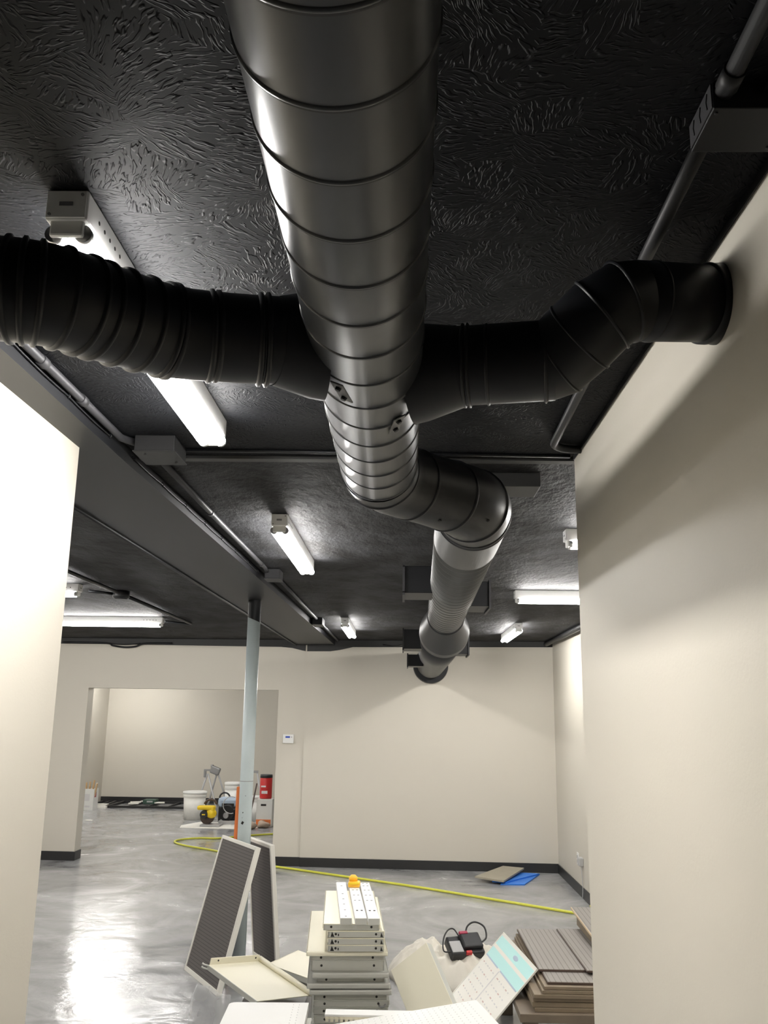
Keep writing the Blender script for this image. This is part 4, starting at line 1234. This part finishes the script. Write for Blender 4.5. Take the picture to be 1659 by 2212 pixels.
for k, (x, y, lab) in enumerate(((-5.68, 17.1, 'small white offcut beside the white cardboard box'), (-5.72, 17.3, 'second small white offcut behind the white cardboard box'))):
    bm = B(); add_box(bm, (x + 0.1, y, 0.02 + 0.02 * k), (0.22, 0.10, 0.04), bev=0.002); tag(obj('offcut', bm, M_SHEET), lab, 'offcut', 'offcuts by the box')
bm = B(); add_box(bm, (-5.14, 15.2, 0.004), (0.13, 0.05, 0.006), rot=Matrix.Rotation(-.3, 3, 'Z')); tag(obj('paper_scrap', bm, M_SHEET), 'tiny white scrap alone on the floor in the opening', 'scrap')
# bucket
def bucket(c, r0, r1, h, label, m, handle=True):
    t = thing('bucket', label, 'bucket', loc=c, group='white buckets beyond the opening')
    x, y, z = c
    b = B(); sweep(b, [(x, y, z), (x, y, z + h * .78), (x, y, z + h * .78), (x, y, z + h * .80), (x, y, z + h * .90), (x, y, z + h * .92)], [r0, r1 * .965, r1 * .965, r1 * 1.02, r1 * 1.02, r1 * .97], 40, caps=True)
    obj('pail', b, m, t)
    b = B(); sweep(b, [(x, y, z + h * .915), (x, y, z + h * .925), (x, y, z + h * .985), (x, y, z + h)], [r1 * 1.0, r1 * 1.06, r1 * 1.06, r1 * 1.0], 40); obj('lid', b, M_PLW, t)
    return t
bucket((-3.50, 15.6, 0.0), 0.165, 0.19, 0.455, 'large white bucket with a lid and smudges, left of the yellow saw', M_BUCK)
bucket((-2.93, 15.95, 0.0), 0.125, 0.135, 0.585, 'tall white bucket behind the tools, left of the post', M_PLW)
bucket((-2.46, 15.5, 0.0), 0.10, 0.12, 0.40, 'white bucket seen just right of the post', M_PLW)
bm = B(); prism(bm, [(-3.45, 14.45), (-2.45, 14.40), (-2.2, 14.62), (-2.25, 15.2), (-3.3, 15.25), (-3.5, 14.75)], 0.0005, 0.004)
tag(obj('drop_sheet', bm, M_SHEET), 'white sheet spread on the floor under the tools', 'sheet')
# tripod stand
t = thing('tripod_stand', 'grey tripod stand with a boxy head behind the large white bucket', 'stand', loc=(-3.42, 16.5, 0))
bm = B(); add_box(bm, (-3.36, 16.5, 0.74), (0.17, 0.10, 0.13), rot=Matrix.Rotation(.35, 3, 'Y'), bev=0.02); obj('head', bm, M_GREY, t)
bm = B(); span(bm, (-3.56, 16.46, 0.62), (-3.52, 16.52, 0.75), bev=0.006); span(bm, (-3.56, 16.47, 0.73), (-3.36, 16.51, 0.76)); obj('side_bracket', bm, M_GREY, t)
bm = B(); cyl(bm, (-3.42, 16.5, 0.79), (-3.42, 16.5, 0.84), 0.025, 12); obj('knob', bm, M_GREY, t)
for a, b_ in (((-3.50, 16.5, .68), (-3.68, 16.40, 0)), ((-3.48, 16.47, .68), (-3.20, 16.15, 0)), ((-3.34, 16.52, .66), (-3.56, 16.85, 0)), ((-3.30, 16.52, .66), (-3.12, 16.80, 0))):
    bm = B(); sweep(bm, [a, b_], 0.016, 10); obj('leg', bm, M_LGREY, t)
# yellow saw
t = thing('circular_saw', 'yellow and dark saw with a steel base plate right of the large white bucket', 'saw', loc=(-3.07, 14.7, 0.005))
bm = B(); span(bm, (-3.17, 14.58, 0.005), (-2.86, 14.88, 0.035), bev=0.004); span(bm, (-3.08, 14.565, 0.012), (-2.98, 14.575, 0.028)); obj('base_plate', bm, M_LGREY, t)
bm = B(); sweep(bm, [(-3.09, 14.68, 0.135), (-3.09, 14.82, 0.135)], [0.10, 0.105], 32); obj('blade_guard', bm, M_BROWN, t)
bm = B(); sweep(bm, [(-3.12, 14.59, 0.185), (-3.12, 14.66, 0.185)], [0.060, 0.066], 24); obj('motor_cap', bm, M_BLKP, t)
bm = B()
span(bm, (-3.235, 14.61, 0.250), (-2.955, 14.74, 0.315), bev=0.022)
span(bm, (-3.03, 14.61, 0.15), (-2.955, 14.70, 0.29), bev=0.02)
ball(bm, (-3.01, 14.65, 0.20), (0.085, 0.055, 0.075))
obj('motor_housing', bm, M_YEL, t)
bm = B(); span(bm, (-3.145, 14.583, 0.178), (-3.095, 14.591, 0.194)); obj('badge', bm, M_YEL, t)
bm = B(); sweep(bm, arc((-3.05, 14.76, 0.30), 0.10, 0.3, PI - 0.3, 10, 0, 2), 0.018, 10); obj('handle', bm, M_BROWN, t)
# dark machine behind
t = thing('mitre_saw', 'dark cluttered mitre saw between the yellow saw and the post', 'saw', loc=(-2.86, 14.95, 0.005))
bm = B(); span(bm, (-2.95, 14.93, 0.005), (-2.68, 15.2, 0.06), bev=0.006); obj('base', bm, M_LGREY, t)
bm = B(); sweep(bm, [(-2.83, 14.96, 0.17), (-2.83, 15.04, 0.17)], 0.12, 28); obj('blade_guard', bm, M_CONDK, t)
bm = B(); sweep(bm, [(-2.83, 14.90, 0.14), (-2.83, 14.97, 0.14)], [0.04, 0.055], 18); obj('arbor', bm, M_GREY, t)
bm = B(); span(bm, (-2.80, 15.0, 0.055), (-2.69, 15.16, 0.24), bev=0.02); obj('motor', bm, M_BLKP, t)
bm = B(); sweep(bm, [(-2.95, 15.05, 0.24), (-2.82, 15.06, 0.285), (-2.72, 15.08, 0.235)], 0.02, 12); obj('arm', bm, M_BLKP, t)
t = thing('tool_box', 'blue-grey tool case with a black handle above the dark mitre saw', 'case', loc=(-2.88, 15.3, 0))
bm = B(); span(bm, (-3.02, 15.24, 0.0), (-2.70, 15.45, 0.24), bev=0.01); obj('base', bm, M_BLKP, t)
bm = B(); span(bm, (-3.03, 15.22, 0.24), (-2.70, 15.45, 0.39), bev=0.045); obj('case', bm, M_BLUEG, t)
bm = B(); span(bm, (-2.96, 15.215, 0.255), (-2.76, 15.225, 0.30), bev=0.004); obj('latch_strip', bm, M_DARK, t)
bm = B(); sweep(bm, arc((-2.94, 15.33, 0.375), 0.085, 0, PI, 12, 0, 2), 0.014, 10); obj('handle', bm, M_BLKP, t)
bm = B(); span(bm, (-2.655, 14.80, 0.004), (-2.46, 15.0, 0.22), bev=0.03)
tag(obj('motor_block', bm, M_BROWN), 'dark brown motor block just left of the post', 'motor')
bm = B(); sweep(bm, arc((-2.74, 14.86, 0.31), 0.13, 0.35 * PI, 1.6 * PI, 16, 0, 2), 0.007, 8)
tag(obj('looped_cable', bm, M_LGREY), 'grey cable looped in front of the tools left of the post', 'cable')
# second stand half hidden by the post
t = thing('tripod_stand', 'grey stand almost hidden by the post, with one dark bracket showing', 'stand', loc=(-2.62, 16.3, 0))
bm = B(); span(bm, (-2.84, 16.26, 0.62), (-2.79, 16.32, 0.77), bev=0.006); span(bm, (-2.80, 16.28, 0.72), (-2.55, 16.31, 0.76)); obj('head', bm, M_GREY, t)
for a, b_ in (((-2.81, 16.28, .66), (-2.90, 16.20, 0)), ((-2.57, 16.3, .72), (-2.38, 16.1, 0))):
    bm = B(); sweep(bm, [a, b_], 0.016, 10); obj('leg', bm, M_LGREY, t)
# red tool bag on a white carton
t = thing('carton', 'white carton with a dark hand hole under the red bag, beside the opening edge', 'box', loc=(-2.21, 14.85, 0))
bm = B(); span(bm, (-2.315, 14.75, 0.0), (-2.06, 14.98, 0.42), bev=0.006); obj('carton', bm, M_PLW, t)
bm = B(); span(bm, (-2.245, 14.745, 0.315), (-2.16, 14.752, 0.345), bev=0.001); obj('hand_hole', bm, M_DARK, t)
bm = B(); span(bm, (-2.312, 14.744, 0.02), (-2.08, 14.751, 0.11)); obj('orange_print', bm, M_ORGS, t)
t = thing('mix_bag', 'red bag with pale print standing on the white carton beside the opening edge', 'bag', loc=(-2.2, 14.85, 0.42))
bm = B(); sweep(bm, [(-2.19, 14.86, 0.421), (-2.19, 14.86, 0.44), (-2.19, 14.86, 0.735), (-2.19, 14.86, 0.745)], [0.09, 0.098, 0.098, 0.09], 28); obj('body', bm, M_RED, t)
bm = B(); sweep(bm, [(-2.19, 14.86, 0.742), (-2.19, 14.86, 0.79)], [0.101, 0.097], 28); obj('lid', bm, M_BLKP, t)
bm = B(); span(bm, (-2.255, 14.755, 0.60), (-2.18, 14.765, 0.625)); span(bm, (-2.245, 14.755, 0.50), (-2.15, 14.765, 0.545)); obj('pale_print', bm, M_WHITEM, t)
for k, (x, y, s, lab) in enumerate(((-2.36, 14.48, 0.09, 'crumpled tan rag on the floor right of the post'), (-2.18, 14.62, 0.09, 'crumpled tan rag at the foot of the white carton'))):
    bm = B(); ball(bm, (x, y, s * 0.55), (s * 1.1, s, s * 0.6), 0, 3)
    for v in bm.verts:
        v.co += (v.co - V((x, y, s * .5))) * 0.5 * noise.noise(v.co * 14)
        v.co.z = max(v.co.z, 0.0045)
    tag(obj('rag', bm, M_RAG), lab, 'rag', 'rags on the floor')
bm = B(); sweep(bm, [(-2.42, 14.62, 0.0), (-2.32, 14.73, 0.66)], 0.012, 10); tag(obj('wood_stick', bm, M_BROWN), 'dark brown stick leaning on the red bag', 'stick')
